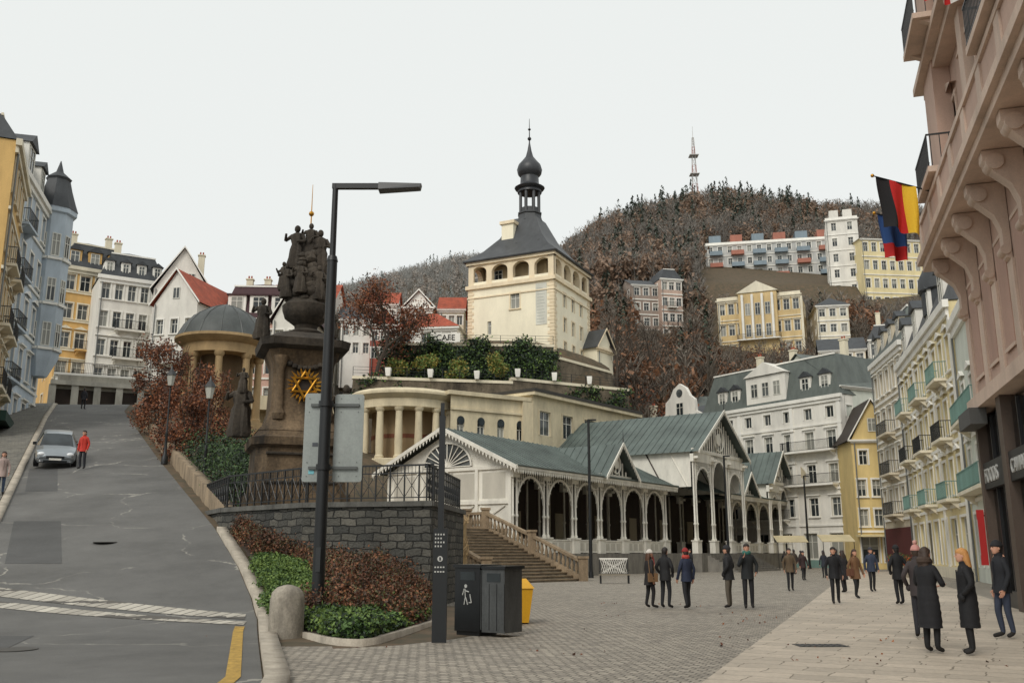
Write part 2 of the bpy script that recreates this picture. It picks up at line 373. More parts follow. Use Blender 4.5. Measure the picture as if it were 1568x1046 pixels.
PAV=Mbrick('pavement_setts',S(138,134,124),S(112,110,103),S(66,66,62),.3,.3,None,.02,.3)
ruled('pavement',ys,np.interp(ys,LY,LX)-9,np.interp(ys,LY,LX)-.3,lambda x,y:hz(x,y),PAV,6,.13)
COB=Mbrick('cobbles',S(190,180,164),S(148,140,128),S(92,86,76),.17,.13,None,.014,.6,.24,.7,msmooth=.4)
py=np.arange(-12,116,2.0)
ruled('plaza_cobbles',py,np.interp(py,[-60,-20,12.4,18.2,22,30,50,60,105,120],[3.2,3.2,-2.9,-4.4,-5.2,-5,-7,-3,20,30]),np.full(len(py),60.),lambda x,y:0*x,COB,10,.02)
SLAB=Mbrick('granite_slabs',S(208,194,175),S(184,172,155),S(138,128,112),.9,.48,None,.012,.2,.22,.65)
ruled('pavement.001',[3,12.4,30,44.3,60,80],[-.9,2.4,9.1,14.5,20.5,27],[7.2,10.1,15.4,20,25.4,32],lambda x,y:0*x,SLAB,6,.026)
def strip(name,pts,w,h,mat,zf=H1,off=0,sub=1.0,base=.3):
    pts=[Vector((p[0],p[1],0)) for p in pts]; out=[]
    for a,b in zip(pts[:-1],pts[1:]):
        n=max(1,int((b-a).length/sub)); out+=[a.lerp(b,i/n) for i in range(n)]
    out.append(pts[-1]); V=[];Fc=[]
    for i,p in enumerate(out):
        d=(out[min(i+1,len(out)-1)]-out[max(i-1,0)]).normalized(); nrm=Vector((d.y,-d.x,0))
        z=zf(p.x,p.y)+h
        A=p+nrm*(off-w/2); B=p+nrm*(off+w/2)
        V+=[(A.x,A.y,z-h-base),(A.x,A.y,z),(B.x,B.y,z),(B.x,B.y,z-h-base)]
    for i in range(len(out)-1):
        o=i*4
        for k in range(3): Fc.append((o+k,o+k+1,o+4+k+1,o+4+k))
    return simple_mesh(name,V,Fc,[mat])
def hredge(x,y): return float(hroad(y))
edge=[(float(xr(y)),y) for y in (-8,0,6,12.4,15,18.2,20,21.5,22.6,23.7,25.2,26.7,29,31.2)]
strip('kerb',edge,.3,.12,CONC,hredge,.16,.6)
strip('kerb',[(float(np.interp(y,LY,LX)),y) for y in (-5,12,24,32.4,45,55,65.8,78)],.28,.13,CONC,H1,-.1,1)
SET=Mbrick('pale_setts',S(212,206,192),S(176,170,158),S(100,96,90),.3,.24,(-.9,.35),.02,.3,.25)
V=[];F4=[];n=30
for k,(A,B) in enumerate((((-5.62,20.45),(-16,24.1)),((-5.7,21.0),(-16,24.6)),((-5.85,21.35),(-16,25.0)),((-6.0,22.0),(-16,25.7)))):
    for i in range(n+1):
        x=A[0]+(B[0]-A[0])*i/n; y=A[1]+(B[1]-A[1])*i/n; V.append((x,y,H1(x,y)+.024))
for r in(0,2):
    for i in range(n): F4.append((r*(n+1)+i,r*(n+1)+i+1,(r+1)*(n+1)+i+1,(r+1)*(n+1)+i))
simple_mesh('gutter_setts',V,F4,[SET])
YEL=M('yellow_road_paint',S(196,158,70),.7,.35,6,.1,40)
V=[];F4=[]
for i in range(11):
    y=11+9.2*i/10; x=np.interp(y,[12.4,20.1],[-3.5,-5.62]); V+=[(x-.1,y,H1(x,y)+.022),(x+.1,y,H1(x,y)+.022)]
F4=[(2*i,2*i+1,2*i+3,2*i+2) for i in range(10)]
simple_mesh('yellow_line',V,F4,[YEL])
mb=MB(); mb.box('frame',M('drain_frame',S(80,78,74)),4.9,5.75,16.7,17.2,.0,.034)
for i in range(8): mb.box('bars',DARK,4.95+i*.1,5.0+i*.1,16.75,17.15,.034,.04)
mb.build('drain_grate')
for k,(x,y) in enumerate(((-8.2,16.2),(-12.5,29.5))):
    mb=MB(); mb.lathe('cover',M('cast_iron',S(72,70,66),.6),(x,y,H1(x,y)+.014),[(.36,0),(.36,.012),(.01,.014)],24); mb.build('manhole_cover')
# ---------------------------------------------------------------- foliage
def leaves(name,blobs,n,size,mats,shell=.55,flat=False,parent=None):
    C=[];
    for (c,r) in blobs:
        m=int(n); d=rng.normal(size=(m,3)); d/=np.linalg.norm(d,axis=1)[:,None]
        ph=rng.uniform(0,6,3); lump=1+.22*np.sin(d[:,0]*5+ph[0])*np.sin(d[:,1]*5+ph[1])+.15*np.sin(d[:,2]*9+ph[2])
        rad=(shell+(1-shell)*rng.random(m)**.6)*lump
        C.append(np.array(c)+d*rad[:,None]*np.array(r))
    C=np.concatenate(C); m=len(C)
    a=rng.normal(size=(m,3)); a/=np.linalg.norm(a,axis=1)[:,None]; b=rng.normal(size=(m,3)); b-=a*(a*b).sum(1)[:,None]; b/=np.linalg.norm(b,axis=1)[:,None]
    s=size*rng.uniform(.5,1.3,m)[:,None]
    V=np.stack([C-a*s,C-b*s*.6,C+a*s,C+b*s*.6],1).reshape(-1,3); F4=np.arange(4*m).reshape(-1,4)
    o=simple_mesh(name,V,F4,mats,rng.integers(0,len(mats),m)); 
    if parent: o.parent=parent
    return o
def branches(mb,p,d,L,r,lev,mat,tips,up=.25,k=3):
    p=Vector(p); d=Vector(d).normalized(); segs=3; q=p
    for i in range(segs):
        nd=(d+Vector([random.uniform(-.18,.18) for _ in range(3)])+Vector((0,0,up*.15))).normalized(); e=q+nd*L/segs
        mb.cyl('trunk_and_limbs',mat,q,e,r*(1-.25*i/segs*1.6),r*(1-.25*(i+1)/segs*1.6),seg=6 if lev>1 else 4,caps=False); q=e; d=nd
        if lev>0 and i>0:
            for _ in range(k if i==segs-1 else 2):
                a=d.orthogonal().normalized(); a.rotate(Matrix.Rotation(random.uniform(0,6.28),3,d)); nd2=(d*random.uniform(.5,.9)+a*random.uniform(.5,.9)+Vector((0,0,up))).normalized()
                branches(mb,q,nd2,L*random.uniform(.55,.75),r*.5,lev-1,mat,tips,up,k)
    tips.append(q)
def tree(name,x,y,h,crown,n,lsize,mats,z=None,lev=3,trunk=.18):
    z=H1(x,y) if z is None else z; mb=MB(); tips=[]
    branches(mb,(x,y,z-.2),(0,0,1),h*.42,trunk,lev,BARK,tips)
    root=mb.build(name)
    if n:
        bl=[(tuple(t),(crown,)*3) for t in tips]
        leaves('foliage',bl,max(1,n//len(tips)),lsize,mats,.1,parent=root)
    return root
RUS=[Mleaf('russet_leaves',S(136,80,50),S(96,58,42)),Mleaf('russet_leaves_light',S(158,100,62),S(116,74,50)),Mleaf('russet_dark',S(84,58,46),S(66,50,42))]
GRN=[Mleaf('green_leaves',S(74,98,50),S(48,72,40)),Mleaf('green_dark',S(38,54,36),S(30,42,30)),Mleaf('green_light',S(112,134,62),S(74,102,50))]
DGR=[GRN[1],GRN[0],GRN[1]]
YEL_L=[Mleaf('yellow_leaves',S(156,140,66),S(118,110,56)),GRN[2]]
REDB=[Mleaf('red_twigs',S(122,76,52),S(80,52,40)),Mleaf('red_twigs_b',S(80,58,44),S(54,42,34)),Mleaf('red_twigs_c',S(150,100,66),S(94,64,46)),Mleaf('olive_twigs',S(96,90,56),S(60,58,40))]
BLY=[16.9,17.3,18.5,19.3,21,23.7,26.7,29,31]; BL=[-2.75,-3.2,-3.94,-4.55,-5.25,-6.0,-7.2,-8.2,-9.2]
BRY=[16.9,17.3,21.4,27.2,28.3,31]; BR=[-2.5,-2.42,-1.77,-2.1,-6.2,-9.1]
def zbed(x,y):
    l=np.interp(y,BLY,BL); r=np.interp(y,BRY,BR)
    zc=.14+.95*sst(17,27,y); zl=float(hroad(y))+.1
    t=np.clip((x-l)/2.5,0,1); z=max(zl,.12)*(1-t)+zc*t
    if y<27.3:
        e=np.clip((r-x)/1.6,0,1); z=.1*(1-e)+z*e
    return float(z)
by=np.concatenate([np.linspace(16.95,31,50)])
ruled('planting_bed_soil',by,np.interp(by,BLY,BL),np.interp(by,BRY,BR),zbed,M('soil',S(70,56,44),.95,.4,4,.6,10),16,.0)
strip('kerb',[(-4.55,19.5),(-3.94,18.5),(-3.3,17.4),(-2.95,17.0),(-2.6,16.85),(-2.4,17.3),(-2.1,19),(-1.72,21.4),(-1.8,24),(-2.0,27)],.14,.12,CONC,lambda x,y:0.02,0,.4)
pts=[]
for _ in range(1150):
    y=random.uniform(17.2,30.5); l=np.interp(y,BLY,BL)+.25; r=np.interp(y,BRY,BR)-.2
    if r<=l: continue
    pts.append((random.uniform(l,r),y))
g1=[];g2=[];g3=[]
for x,y in pts:
    l=np.interp(y,BLY,BL); z=zbed(x,y)
    if 20.6<y<27.5 and x<l+1.5:
        g2.append(((x,y,z+.1),(.34,.34,.12)))
    elif y<19.9 or (y<23 and x>-3.0 and random.random()<.35):
        g3.append(((x,y,z+random.uniform(.08,.22)),(.24,.24,random.uniform(.1,.2))))
    else:
        hh=random.uniform(.18,.48); g1.append(((x,y,z+hh*.6),(.3,.3,hh)))
for _ in range(110):
    y=random.uniform(20.8,27.3); l=float(np.interp(y,BLY,BL)); x=random.uniform(l+.1,l+1.4); g2.append(((x,y,zbed(x,y)+.1),(.34,.34,.1)))
leaves('barberry_shrubs',g1,170,.036,REDB,.25); leaves('grass_patch',g2,200,.042,[GRN[2],GRN[0],GRN[2]],.3); leaves('ground_cover_plants',g3,190,.045,[GRN[0],GRN[2],GRN[1],GRN[2]],.2)
leaves('fallen_leaves',[((random.uniform(-6,8),random.uniform(14,32),.03),(.8,.8,.01)) for _ in range(40)],5,.035,RUS,.1)
# ---------------------------------------------------------------- stone terrace wall with railing
tw=[(-9.6,31.6),(-6.2,28.25),(-2.3,27.2)]
ST1,ST2,STM=S(116,113,104),S(70,71,68),S(44,44,41)
mb=MB()
for i,(a,b) in enumerate(((tw[0],tw[1]),(tw[1],tw[2]),(tw[2],(-1.7,33.5)),((-12.6,37.5),tw[0]))):
    F=Fr(a,b); mm=Mbrick('rubble_wall_%d'%i,ST1,ST2,STM,.5,.22,(F.t.x,F.t.y),.024,1.0,.5,.9,msmooth=.5)
    F.quad(mb,'masonry',mm,(0,0,-.1),(F.L,0,-.1),(F.L,0,2.88),(0,0,2.88))
    F.box(mb,'coping',M('coping_stone',S(104,103,98),.9,.35,2,.4),-.05,F.L+.05,-.35,.08,2.882+.001*i,3.03+.001*i)
mb.add('terrace_floor',PAV,[(-9.6,31.6,2.95),(-6.2,28.25,2.95),(-2.3,27.2,2.95),(-1.7,33.5,2.95),(-2.2,41,2.95),(-12,41,2.95),(-12.6,37.5,2.95)],[(0,1,2,3,4,5,6)])
mb.build('stone_retaining_wall')
mb=MB()
for (a,b) in ((tw[0],tw[1]),(tw[1],tw[2]),(tw[2],(-1.7,33.5)),((-11.6,35.6),tw[0])):
    F=Fr(a,b); L=F.L; z=3.03
    F.box(mb,'rails',DARK,0,L,-.17,-.12,z+1.02,z+1.07); F.box(mb,'rails',DARK,0,L,-.16,-.13,z+.1,z+.13); F.box(mb,'rails',DARK,0,L,-.16,-.13,z+.8,z+.83)
    n=int(L/.42)
    for i in range(n+1):
        x=L*i/n; F.box(mb,'posts',DARK,x-.018,x+.018,-.165,-.125,z,z+1.02)
        if i<n:
            w=L/n
            mb.cyl('lattice',DARK,F.P(x,-.145,z+.12),F.P(x+w,-.145,z+.8),.012,seg=4); mb.cyl('lattice',DARK,F.P(x+w,-.145,z+.12),F.P(x,-.145,z+.8),.012,seg=4)
            for s_ in(.25,.5,.75): mb.cyl('lattice',DARK,F.P(x+w*s_,-.145,z+.82),F.P(x+w*s_,-.145,z+1.02),.01,seg=4)
            mb.cyl('lattice',DARK,F.P(x+w*.5,-.145,z+.12),F.P(x+w*.5,-.145,z+.8),.012,seg=4)
mb.build('iron_railing')
LW=M('low_wall_stone',S(150,132,108),.9,.38,2,.5)
strip('low_stone_wall',[(-9.8,31.9),(-13,38.3),(-17.4,47),(-22,56.4),(-29,71)],.4,.62,LW,lambda x,y:float(hroad(y)),.35,1.2,1)
leaves('hedge',[((float(xr(y))+1.7+k*.9,y,hroad(y)+.55+k*.12+random.uniform(-.15,.2)),(.95,.9,1.0)) for y in np.arange(33.5,46,1.0) for k in(0,1,2)],420,.06,DGR+[GRN[0]],.5)
def shrub(name,x,y,r,h,n,size,mats):
    z=H1(x,y); mb=MB()
    for i in range(9):
        a=random.uniform(0,6.28); mb.cyl('stems',BARK,(x,y,z-.1),(x+math.cos(a)*r*.6,y+math.sin(a)*r*.6,z+h*random.uniform(.6,.95)),.05,.015,5)
    root=mb.build(name); bl=[]
    for i in range(26):
        a=random.uniform(0,6.28); q=random.random()**.5*r*.8; zz=random.uniform(.12,.88)
        bl.append(((x+math.cos(a)*q*(1.1-zz*.5),y+math.sin(a)*q*(1.1-zz*.5),z+h*zz),(r*.28,r*.28,h*.13)))
    leaves('foliage',bl,n//26,size,mats,.1,parent=root)
shrub('russet_shrub',-17.2,50,2.1,5.6,9000,.07,RUS); shrub('russet_shrub',-21.5,57,2.4,6.2,9000,.08,RUS); shrub('russet_shrub',-15.6,46.5,1.7,3.8,6000,.07,RUS); shrub('russet_shrub',-19.5,60,2,5.5,5000,.08,RUS); shrub('russet_shrub',-15,52,1.9,5.2,5000,.08,RUS)
# ---------------------------------------------------------------- plague column
def statue(mb,part,mat,x,y,z,h,face=0,lean=0):
    s=h/1.8; ca,sa=math.cos(face),math.sin(face)
    def T(a,b,c): return (x+s*(a*ca-b*sa),y+s*(a*sa+b*ca),z+s*c)
    rings=[]
    for zz,rx,ry in((0,.32,.28),(.15,.36,.32),(.5,.3,.27),(.85,.28,.24),(1.0,.22,.19),(1.2,.27,.2),(1.4,.25,.17),(1.48,.1,.09)):
        rings.append([T(rx*math.cos(t)*(1+.16*math.sin(5*t+zz*3))+lean*zz*.15,ry*math.sin(t)*(1+.16*math.sin(6*t)),zz) for t in [2*math.pi*i/20 for i in range(20)]])
    mb.loft(part,mat,rings)
    c=T(lean*.25,.02,1.63); mb.ell(part,mat,c,(.12*s,.12*s,.15*s),10,7,.04)
    mb.cyl(part,mat,T(.22,0,1.38),T(.42,.15,1.15),.08*s,.06*s,7); mb.cyl(part,mat,T(.42,.15,1.15),T(.3,.35,1.35),.06*s,.045*s,7)
    mb.cyl(part,mat,T(-.22,0,1.38),T(-.38,.1,1.08),.08*s,.06*s,7); mb.cyl(part,mat,T(-.38,.1,1.08),T(-.12,.28,1.05),.06*s,.045*s,7)
mb=MB(); cx,cy=-7.55,33
def sq(z,w,rot=R(20),n=4,b=.12):
    o=[]
    for i in range(4):
        a=rot+math.pi/4+i*math.pi/2; r=w/2*math.sqrt(2)
        c=Vector((cx+r*math.cos(a),cy+r*math.sin(a),z))
        p=Vector((cx+r*math.cos(a-math.pi/2),cy+r*math.sin(a-math.pi/2),z)); q=Vector((cx+r*math.cos(a+math.pi/2),cy+r*math.sin(a+math.pi/2),z))
        o+= [tuple(c.lerp(p,b)),tuple(c.lerp(q,b))]
    return o
mb.loft('plinth',SANDM,[sq(2.9,3.4),sq(3.5,3.4),sq(3.52,3.1),sq(5.0,3.0),sq(5.1,3.35),sq(5.35,3.4),sq(5.42,3.1),sq(5.6,2.9)])
mb.loft('pedestal',SANDM,[sq(5.6,2.95),sq(5.75,2.7),sq(6.0,2.35),sq(6.4,2.12),sq(7.4,2.05),sq(8.0,2.1),sq(8.25,2.3),sq(8.45,2.45)])
mb.loft('cornice',SAND,[sq(8.45,2.6),sq(8.55,3.0),sq(8.8,3.1),sq(8.85,2.7),sq(9.0,2.2),sq(9.15,1.7)])
tq=Vector((math.cos(R(20)),math.sin(R(20)),0)); nq=Vector((math.cos(R(-70)),math.sin(R(-70)),0))
for sx in(-.82,.82): 
    p=Vector((cx,cy,0))+tq*sx+nq*1.1
    mb.lathe('volutes',SANDM,(p.x,p.y,6),[(.2,0),(.24,.2),(.14,.4),(.12,1.7),(.2,1.95),(.26,2.2)],10)
# carved panel frame & garlands
for s0,s1,za,zb_ in((-.6,.6,3.8,3.86),(-.6,.6,4.75,4.81)):
    A=Vector((cx,cy,za))+tq*s0*2+nq*1.56; B=Vector((cx,cy,za))+tq*s1*2+nq*1.56; mb.cyl('panel_moulding',SAND,A+Vector((0,0,zb_-za)),B+Vector((0,0,zb_-za)),.05,seg=6)
for i in range(9):
    t=(i-4)/4; p=Vector((cx,cy,8.05-.25*(1-t*t)))+tq*t*.7+nq*1.1; mb.ell('garland',SAND,tuple(p),(.12,.12,.1),8,6,.1)
mb.lathe('urn',SAND,(cx+.1,cy,9.1),[(.5,0),(.6,.12),(.62,.2),(.4,.32),(.42,.45),(.78,.72),(.86,.95),(.88,1.15),(.74,1.3),(.66,1.4)],20)
for i in range(90):
    zz=random.random(); a=random.uniform(0,6.28); rr=(.64-.3*zz); q=random.uniform(.15,.28)
    mb.ell('cloud_pillar',SAND,(cx+.1+rr*math.cos(a),cy+rr*math.sin(a),10.4+zz*2.1),(q*random.uniform(.8,1.3),q,q*random.uniform(.7,1.2)),9,6,.12)
mb.cyl('cloud_pillar',SAND,(cx+.1,cy,10.2),(cx+.1,cy,12.7),.62,.38,10)
for dx,dy,z,h,f in((-.3,-.3,11.6,1.7,2.9),(.5,-.1,11.5,1.7,3.4),(.15,-.1,12.05,1.4,3.1),(-.55,-.45,10.5,1.3,2.7),(.6,-.5,10.4,1.3,3.4),(0,-.75,10.6,1.2,3.1),(-.8,0,10.9,1.1,2.4),(.85,0,11,1.1,3.8)): statue(mb,'trinity_figures',SAND,cx+dx,cy+dy,z,h,f)
for k,(dx,dy,z,h) in enumerate(((-1.25,-.8,8.9,1.5),(1.2,-.9,8.9,1.1),(-1.8,-.9,5.45,2.0),(1.75,-.5,5.45,1.9),(-1.75,-1.0,6.95,.9),(1.4,.4,5.45,1.8))): statue(mb,'saint_statue_%d'%k,SAND,cx+dx,cy+dy,z,h,3.1)
mb.cyl('gilded_spear',GOLD,(cx+.1,cy,13.2),(cx+.1,cy,15.0),.03,.01,6); mb.ell('gilded_spear',GOLD,(cx+.1,cy,13.85),(.1,.1,.1),8,6)
f0=Vector((cx,cy,0))+nq*1.14; tt=tq; no=nq
def SP(u,v,w): p=f0+tt*u+no*w; return (p.x,p.y,7.2+v)
for k in range(2):
    tri=[(.46*math.cos(math.pi/2+k*math.pi+i*2*math.pi/3),.46*math.sin(math.pi/2+k*math.pi+i*2*math.pi/3)) for i in range(3)]
    for i in range(3):
        a=tri[i];b=tri[(i+1)%3]; mb.cyl('gilded_star',GOLD,SP(a[0],a[1],.1+.03*k),SP(b[0],b[1],.1+.03*k),.045,seg=6)
for i in range(24):
    a=2*math.pi*i/24; r=.68 if i%2 else .58
    mb.add('gilded_rays',GOLD,[SP(.44*math.cos(a-.1),.44*math.sin(a-.1),.04),SP(.44*math.cos(a+.1),.44*math.sin(a+.1),.04),SP(r*math.cos(a),r*math.sin(a),.07),SP(.36*math.cos(a),.36*math.sin(a),.03)],[(3,0,2),(3,2,1)])
mb.cyl('medallion',DKWOOD,SP(0,0,.0),SP(0,0,.03),.5,seg=24)
mb.build('plague_column')
# ---------------------------------------------------------------- street lamp with signs
mb=MB(); lx,ly=-4.06,20.3
mb.cyl('pole_base',DARK,(lx,ly,.15),(lx,ly,.6),.17,.15,16); mb.cyl('pole',DARK,(lx,ly,.6),(lx,ly,8.05),.135,.115,16); mb.cyl('pole_upper',DARK,(lx,ly,8.05),(lx,ly,9.85),.07,.065,12)
mb.cyl('pole_collar',DARK,(lx,ly,8.0),(lx,ly,8.12),.13,.1,16)
mb.box('arm',DARK,lx-.07,lx+1.25,ly-.06,ly+.06,9.74,9.86)
mb.hexa('lamp_head',M('lamp_head_grey',S(70,72,74),.4),[(lx+1.0,ly-.16,9.68),(lx+1.95,ly-.14,9.74),(lx+1.95,ly+.14,9.74),(lx+1.0,ly+.16,9.68),(lx+1.0,ly-.12,9.86),(lx+1.98,ly-.1,9.84),(lx+1.98,ly+.1,9.84),(lx+1.0,ly+.12,9.86)])
mb.box('maintenance_door',M('door_grey',S(44,47,49),.5),lx-.05,lx+.05,ly-.15,ly-.13,1.2,1.7)
SGN=M('sign_back_aluminium',S(158,164,160),.42,.2,1,.05,metal=.15)
def rrect(mb,part,mat,x0,x1,y,z0,z1,r=.06,th=.025):
    pts=[]
    for cx_,cz_,a in((x1-r,z0+r,-90),(x1-r,z1-r,0),(x0+r,z1-r,90),(x0+r,z0+r,180)):
        for k in range(4): t=R(a+30*k); pts.append((cx_+r*math.cos(t),cz_+r*math.sin(t)))
    mb.loft(part,mat,[[(p[0],y,p[1]) for p in pts],[(p[0],y+th,p[1]) for p in pts]])
rrect(mb,'sign_back_left',SGN,lx-.5,lx-.02,ly+.2,3.08,5.02); rrect(mb,'sign_back_right',SGN,lx+.16,lx+.8,ly+.2,3.08,5.0)
for z in(3.35,4.72): mb.box('brackets',M('bracket',S(90,94,92),.4),lx-.36,lx+.7,ly+.14,ly+.195,z,z+.06); mb.cyl('clamps',DARK,(lx,ly,z-.03),(lx,ly,z+.09),.16,seg=14)
mb.box('sticker',M('sticker',S(120,190,200),.5),lx-.36,lx-.24,ly+.19,ly+.199,3.25,3.33); mb.box('sticker',M('sticker_b',S(70,74,80),.5),lx-.3,lx-.18,ly+.19,ly+.199,3.85,3.93)
for z in(3.2,3.5,4.6,4.9):
    for x_ in(lx-.4,lx+.3,lx+.68): mb.cyl('rivets',M('bracket',S(90,94,92)),(x_,ly+.19,z),(x_,ly+.2,z),.012,seg=8)
mb.build('street_lamp')
mb=MB(); x,y=-1.31,17.6
mb.box('panel',DARK,x-.13,x+.13,y-.05,y+.07,0,2.02); mb.box('post',DARK,x-.055,x+.055,y-.045,y+.055,2.0,4.1); mb.box('cap',DARK,x-.035,x+.035,y-.03,y+.04,4.1,4.35)
LETW=M('lettering_white',S(190,190,185),.5,bump=0)
for i,z in enumerate((1.9,1.83,1.76,1.69)): 
    for k in range(4-(i%2)): mb.box('lettering',LETW,x-.1+k*.05,x-.075+k*.05,y-.056,y-.051,z,z+.03)
for i,z in enumerate((1.32,1.24)):
    for k in range(4): mb.box('lettering',LETW,x-.1+k*.05,x-.07+k*.05,y-.056,y-.051,z,z+.025)
mb.cyl('icon',LETW,(x,y-.051,1.48),(x,y-.056,1.48),.05,seg=14); mb.box('icon',DARK,x-.015,x+.015,y-.06,y-.0565,1.45,1.51)
mb.build('information_pillar')
mb=MB(); BK=M('bin_black',S(30,32,34),.35,.3,3,bump=.05); GY=M('bin_steel_side',S(92,94,94),.45,.3,2,metal=.3)
F=Fr((-1.13,19.2),(-.5,18.75))
F.box(mb,'body',BK,0,.62,-.62,0,.1,1.3); F.box(mb,'body',BK,.03,.59,-.6,-.03,.0,.1)
F.box(mb,'side_panel',GY,.622,.64,-.6,-.02,.14,1.26)
F.box(mb,'lid',BK,-.03,.66,-.66,.03,1.302,1.36); F.box(mb,'slot',G1,.14,.5,.002,.008,1.06,1.22)
F.box(mb,'second_unit',GY,.66,1.2,-.6,-.02,.1,1.28); F.box(mb,'second_lid',BK,.64+.03,1.24,-.64,.02,1.282,1.34); F.box(mb,'second_slot',G1,.78,1.1,-.018,-.01,1.04,1.2)
for i in(0,1,2): F.box(mb,'panel_joint',BK,.66+.18*i+.17,.66+.18*i+.18,-.019,-.012,.14,1.0)
W_=LETW
mb.cyl('icon',W_,F.P(.28,.006,.95),F.P(.28,.012,.95),.035,seg=12)
for q in (((.24,.9),(.2,.78)),((.26,.9),(.27,.74)),((.27,.86),(.36,.84)),((.27,.74),(.24,.6)),((.28,.74),(.33,.6)),((.38,.8),(.42,.64)),((.42,.64),(.36,.64))): mb.cyl('icon',W_,F.P(q[0][0],.006,q[0][1]),F.P(q[1][0],.006,q[1][1]),.012,seg=5)
mb.build('litter_bin')
mb=MB(); YB=M('yellow_plastic',S(215,160,30),.45,.15,bump=0); mb.loft('tub',YB,[[(-.75,22,.05),(.1,22,.05),(.1,22.7,.05),(-.75,22.7,.05)],[(-.85,21.9,.8),(.2,21.9,.8),(.2,22.8,.8),(-.85,22.8,.8)]]); mb.loft('lid',YB,[[(-.88,21.87,.8),(.23,21.87,.8),(.23,22.83,.8),(-.88,22.83,.8)],[(-.7,22.1,1.0),(.05,22.1,1.0),(.05,22.6,1.0),(-.7,22.6,1.0)]])
mb.build('grit_box',loc=(.28,0,0))
mb=MB(); mb.lathe('post',M('concrete',S(164,156,142),.9,.35,3,.4),(-4.25,18.4,0),[(.33,0),(.33,.05),(.32,.72),(.29,.86),(.2,.95),(.08,.99),(.01,1.0)],24); mb.build('stone_bollard')
mb=MB(); ST=M('straw',S(176,150,110),.9,.3,8,.3)
x,y=-2.6,44
for i in range(120):
    a=random.uniform(0,6.28); z=random.uniform(0,1.9); r=.55+.1*math.sin(z*4)
    mb.cyl('straw_weave',ST,(x+r*math.cos(a),y+r*math.sin(a),1.2+z),(x+r*math.cos(a+.6),y+r*math.sin(a+.6),1.2+z+.3),.02,.015,4)
mb.lathe('basket',ST,(x,y,0),[(.5,0),(.55,1.2),(.5,2.2),(.52,3.0)],14); mb.build('straw_decoration')
mb=MB(); x,y=5.3,50
for k in range(5): mb.box('seat_slats',M('bench_wood',S(150,140,122)),x-.8,x+.8,y-.25+k*.1,y-.17+k*.1,.44,.48)
for k in(-.72,.72):
    for b in(-.2,.2): mb.cyl('leg',DARK,(x+k,y+b,0),(x+k,y+b,.44),.03,seg=6)
    mb.cyl('back_post',DARK,(x+k,y+.26,.44),(x+k,y+.36,1.3),.03,seg=6); mb.box('armrest',DARK,x+k-.03,x+k+.03,y-.25,y+.27,.68,.72)
for k in range(13): mb.cyl('backrest',WHITE,(x-.7+k*.117,y+.28,.52),(x-.7+((k+2)%13)*.117,y+.35,1.22),.012,seg=4); mb.cyl('backrest',WHITE,(x-.7+k*.117,y+.35,1.22),(x-.7+((k+2)%13)*.117,y+.28,.52),.012,seg=4)
mb.box('top_rail',WHITE,x-.75,x+.75,y+.33,y+.37,1.22,1.3); mb.build('park_bench')
# ---------------------------------------------------------------- stairs & terrace by the colonnade
A0=Vector((3.7,54,0)); up=Vector((-.74,.673,0)); lf=Vector((-.673,-.74,0)); mb=MB()
STEP=M('stair_stone',S(138,126,108),.9,.3,2,.3)
N=18; run=7.4/N
for i in range(N):
    a=A0+up*run*i; b=A0+up*7.4; z0=3.0*i/N; z1=3.0*(i+1)/N
    c=[a,a+lf*7.4,b+lf*7.4,b]; mb.hexa('steps',STEP,[(p.x,p.y,z0-.02) for p in c]+[(p.x,p.y,z1) for p in c])
    mb.hexa('nosing',SANDL,[(p.x,p.y,z1-.05) for p in (a-up*.04,a-up*.04+lf*7.4,a+lf*7.4-up*.002,a-up*.002)]+[(p.x,p.y,z1+.004) for p in (a-up*.04,a-up*.04+lf*7.4,a+lf*7.4-up*.002,a-up*.002)])
B0=A0+up*7.4; pl=[(B0.x,B0.y),(-.3,60.3),(-8.6,65.9),(-14,62),(B0.x+lf.x*7.4,B0.y+lf.y*7.4)]
mb.loft('landing',SANDL,[[(p[0],p[1],-.3) for p in pl],[(p[0],p[1],3.0) for p in pl]])
def balus(mb,a,b,za,zb,first=True):
    a=Vector(a);b=Vector(b); L=(b-a).length; t=(b-a).normalized(); nn_=Vector((t.y,-t.x,0))*.16
    def bar(h0,h1,w):
        q=nn_*w; mb.hexa('balustrade',SANDL,[(a-q).to_tuple()[:2]+(za+h0,),(a+q).to_tuple()[:2]+(za+h0,),(b+q).to_tuple()[:2]+(zb+h0,),(b-q).to_tuple()[:2]+(zb+h0,),(a-q).to_tuple()[:2]+(za+h1,),(a+q).to_tuple()[:2]+(za+h1,),(b+q).to_tuple()[:2]+(zb+h1,),(b-q).to_tuple()[:2]+(zb+h1,)])
    bar(-.3,.16,1.05); bar(.88,1.04,1.1)
    n=max(2,int(L/.3))
    for i in range(n):
        k=(i+.5)/n; p=a.lerp(b,k); z=za+(zb-za)*k
        mb.lathe('balusters',SANDL,(p.x,p.y,z),[(.07,.14),(.06,.25),(.11,.42),(.09,.52),(.05,.7),(.08,.9)],8)
    ends=(a,b) if first else (b,)
    for p in ends:
        z=za if p is a else zb; mb.box('pier',SANDL,p.x-.25,p.x+.25,p.y-.25,p.y+.25,z-.6,z+1.15); mb.box('pier',SANDL,p.x-.31,p.x+.31,p.y-.31,p.y+.31,z+1.151,z+1.28)
a=A0-lf*.2-up*.2; b=B0-lf*.2
m=a.lerp(b,.5); balus(mb,a,m,0.1,1.6); balus(mb,m,b,1.6,3.0,False)
a2=A0+lf*7.6-up*.2; b2=B0+lf*7.6; m2=a2.lerp(b2,.5); balus(mb,a2,m2,.1,1.6); balus(mb,m2,b2,1.6,3.0,False)
balus(mb,b,b+Vector((-1.2,1.6,0)),3.0,3.0,False)
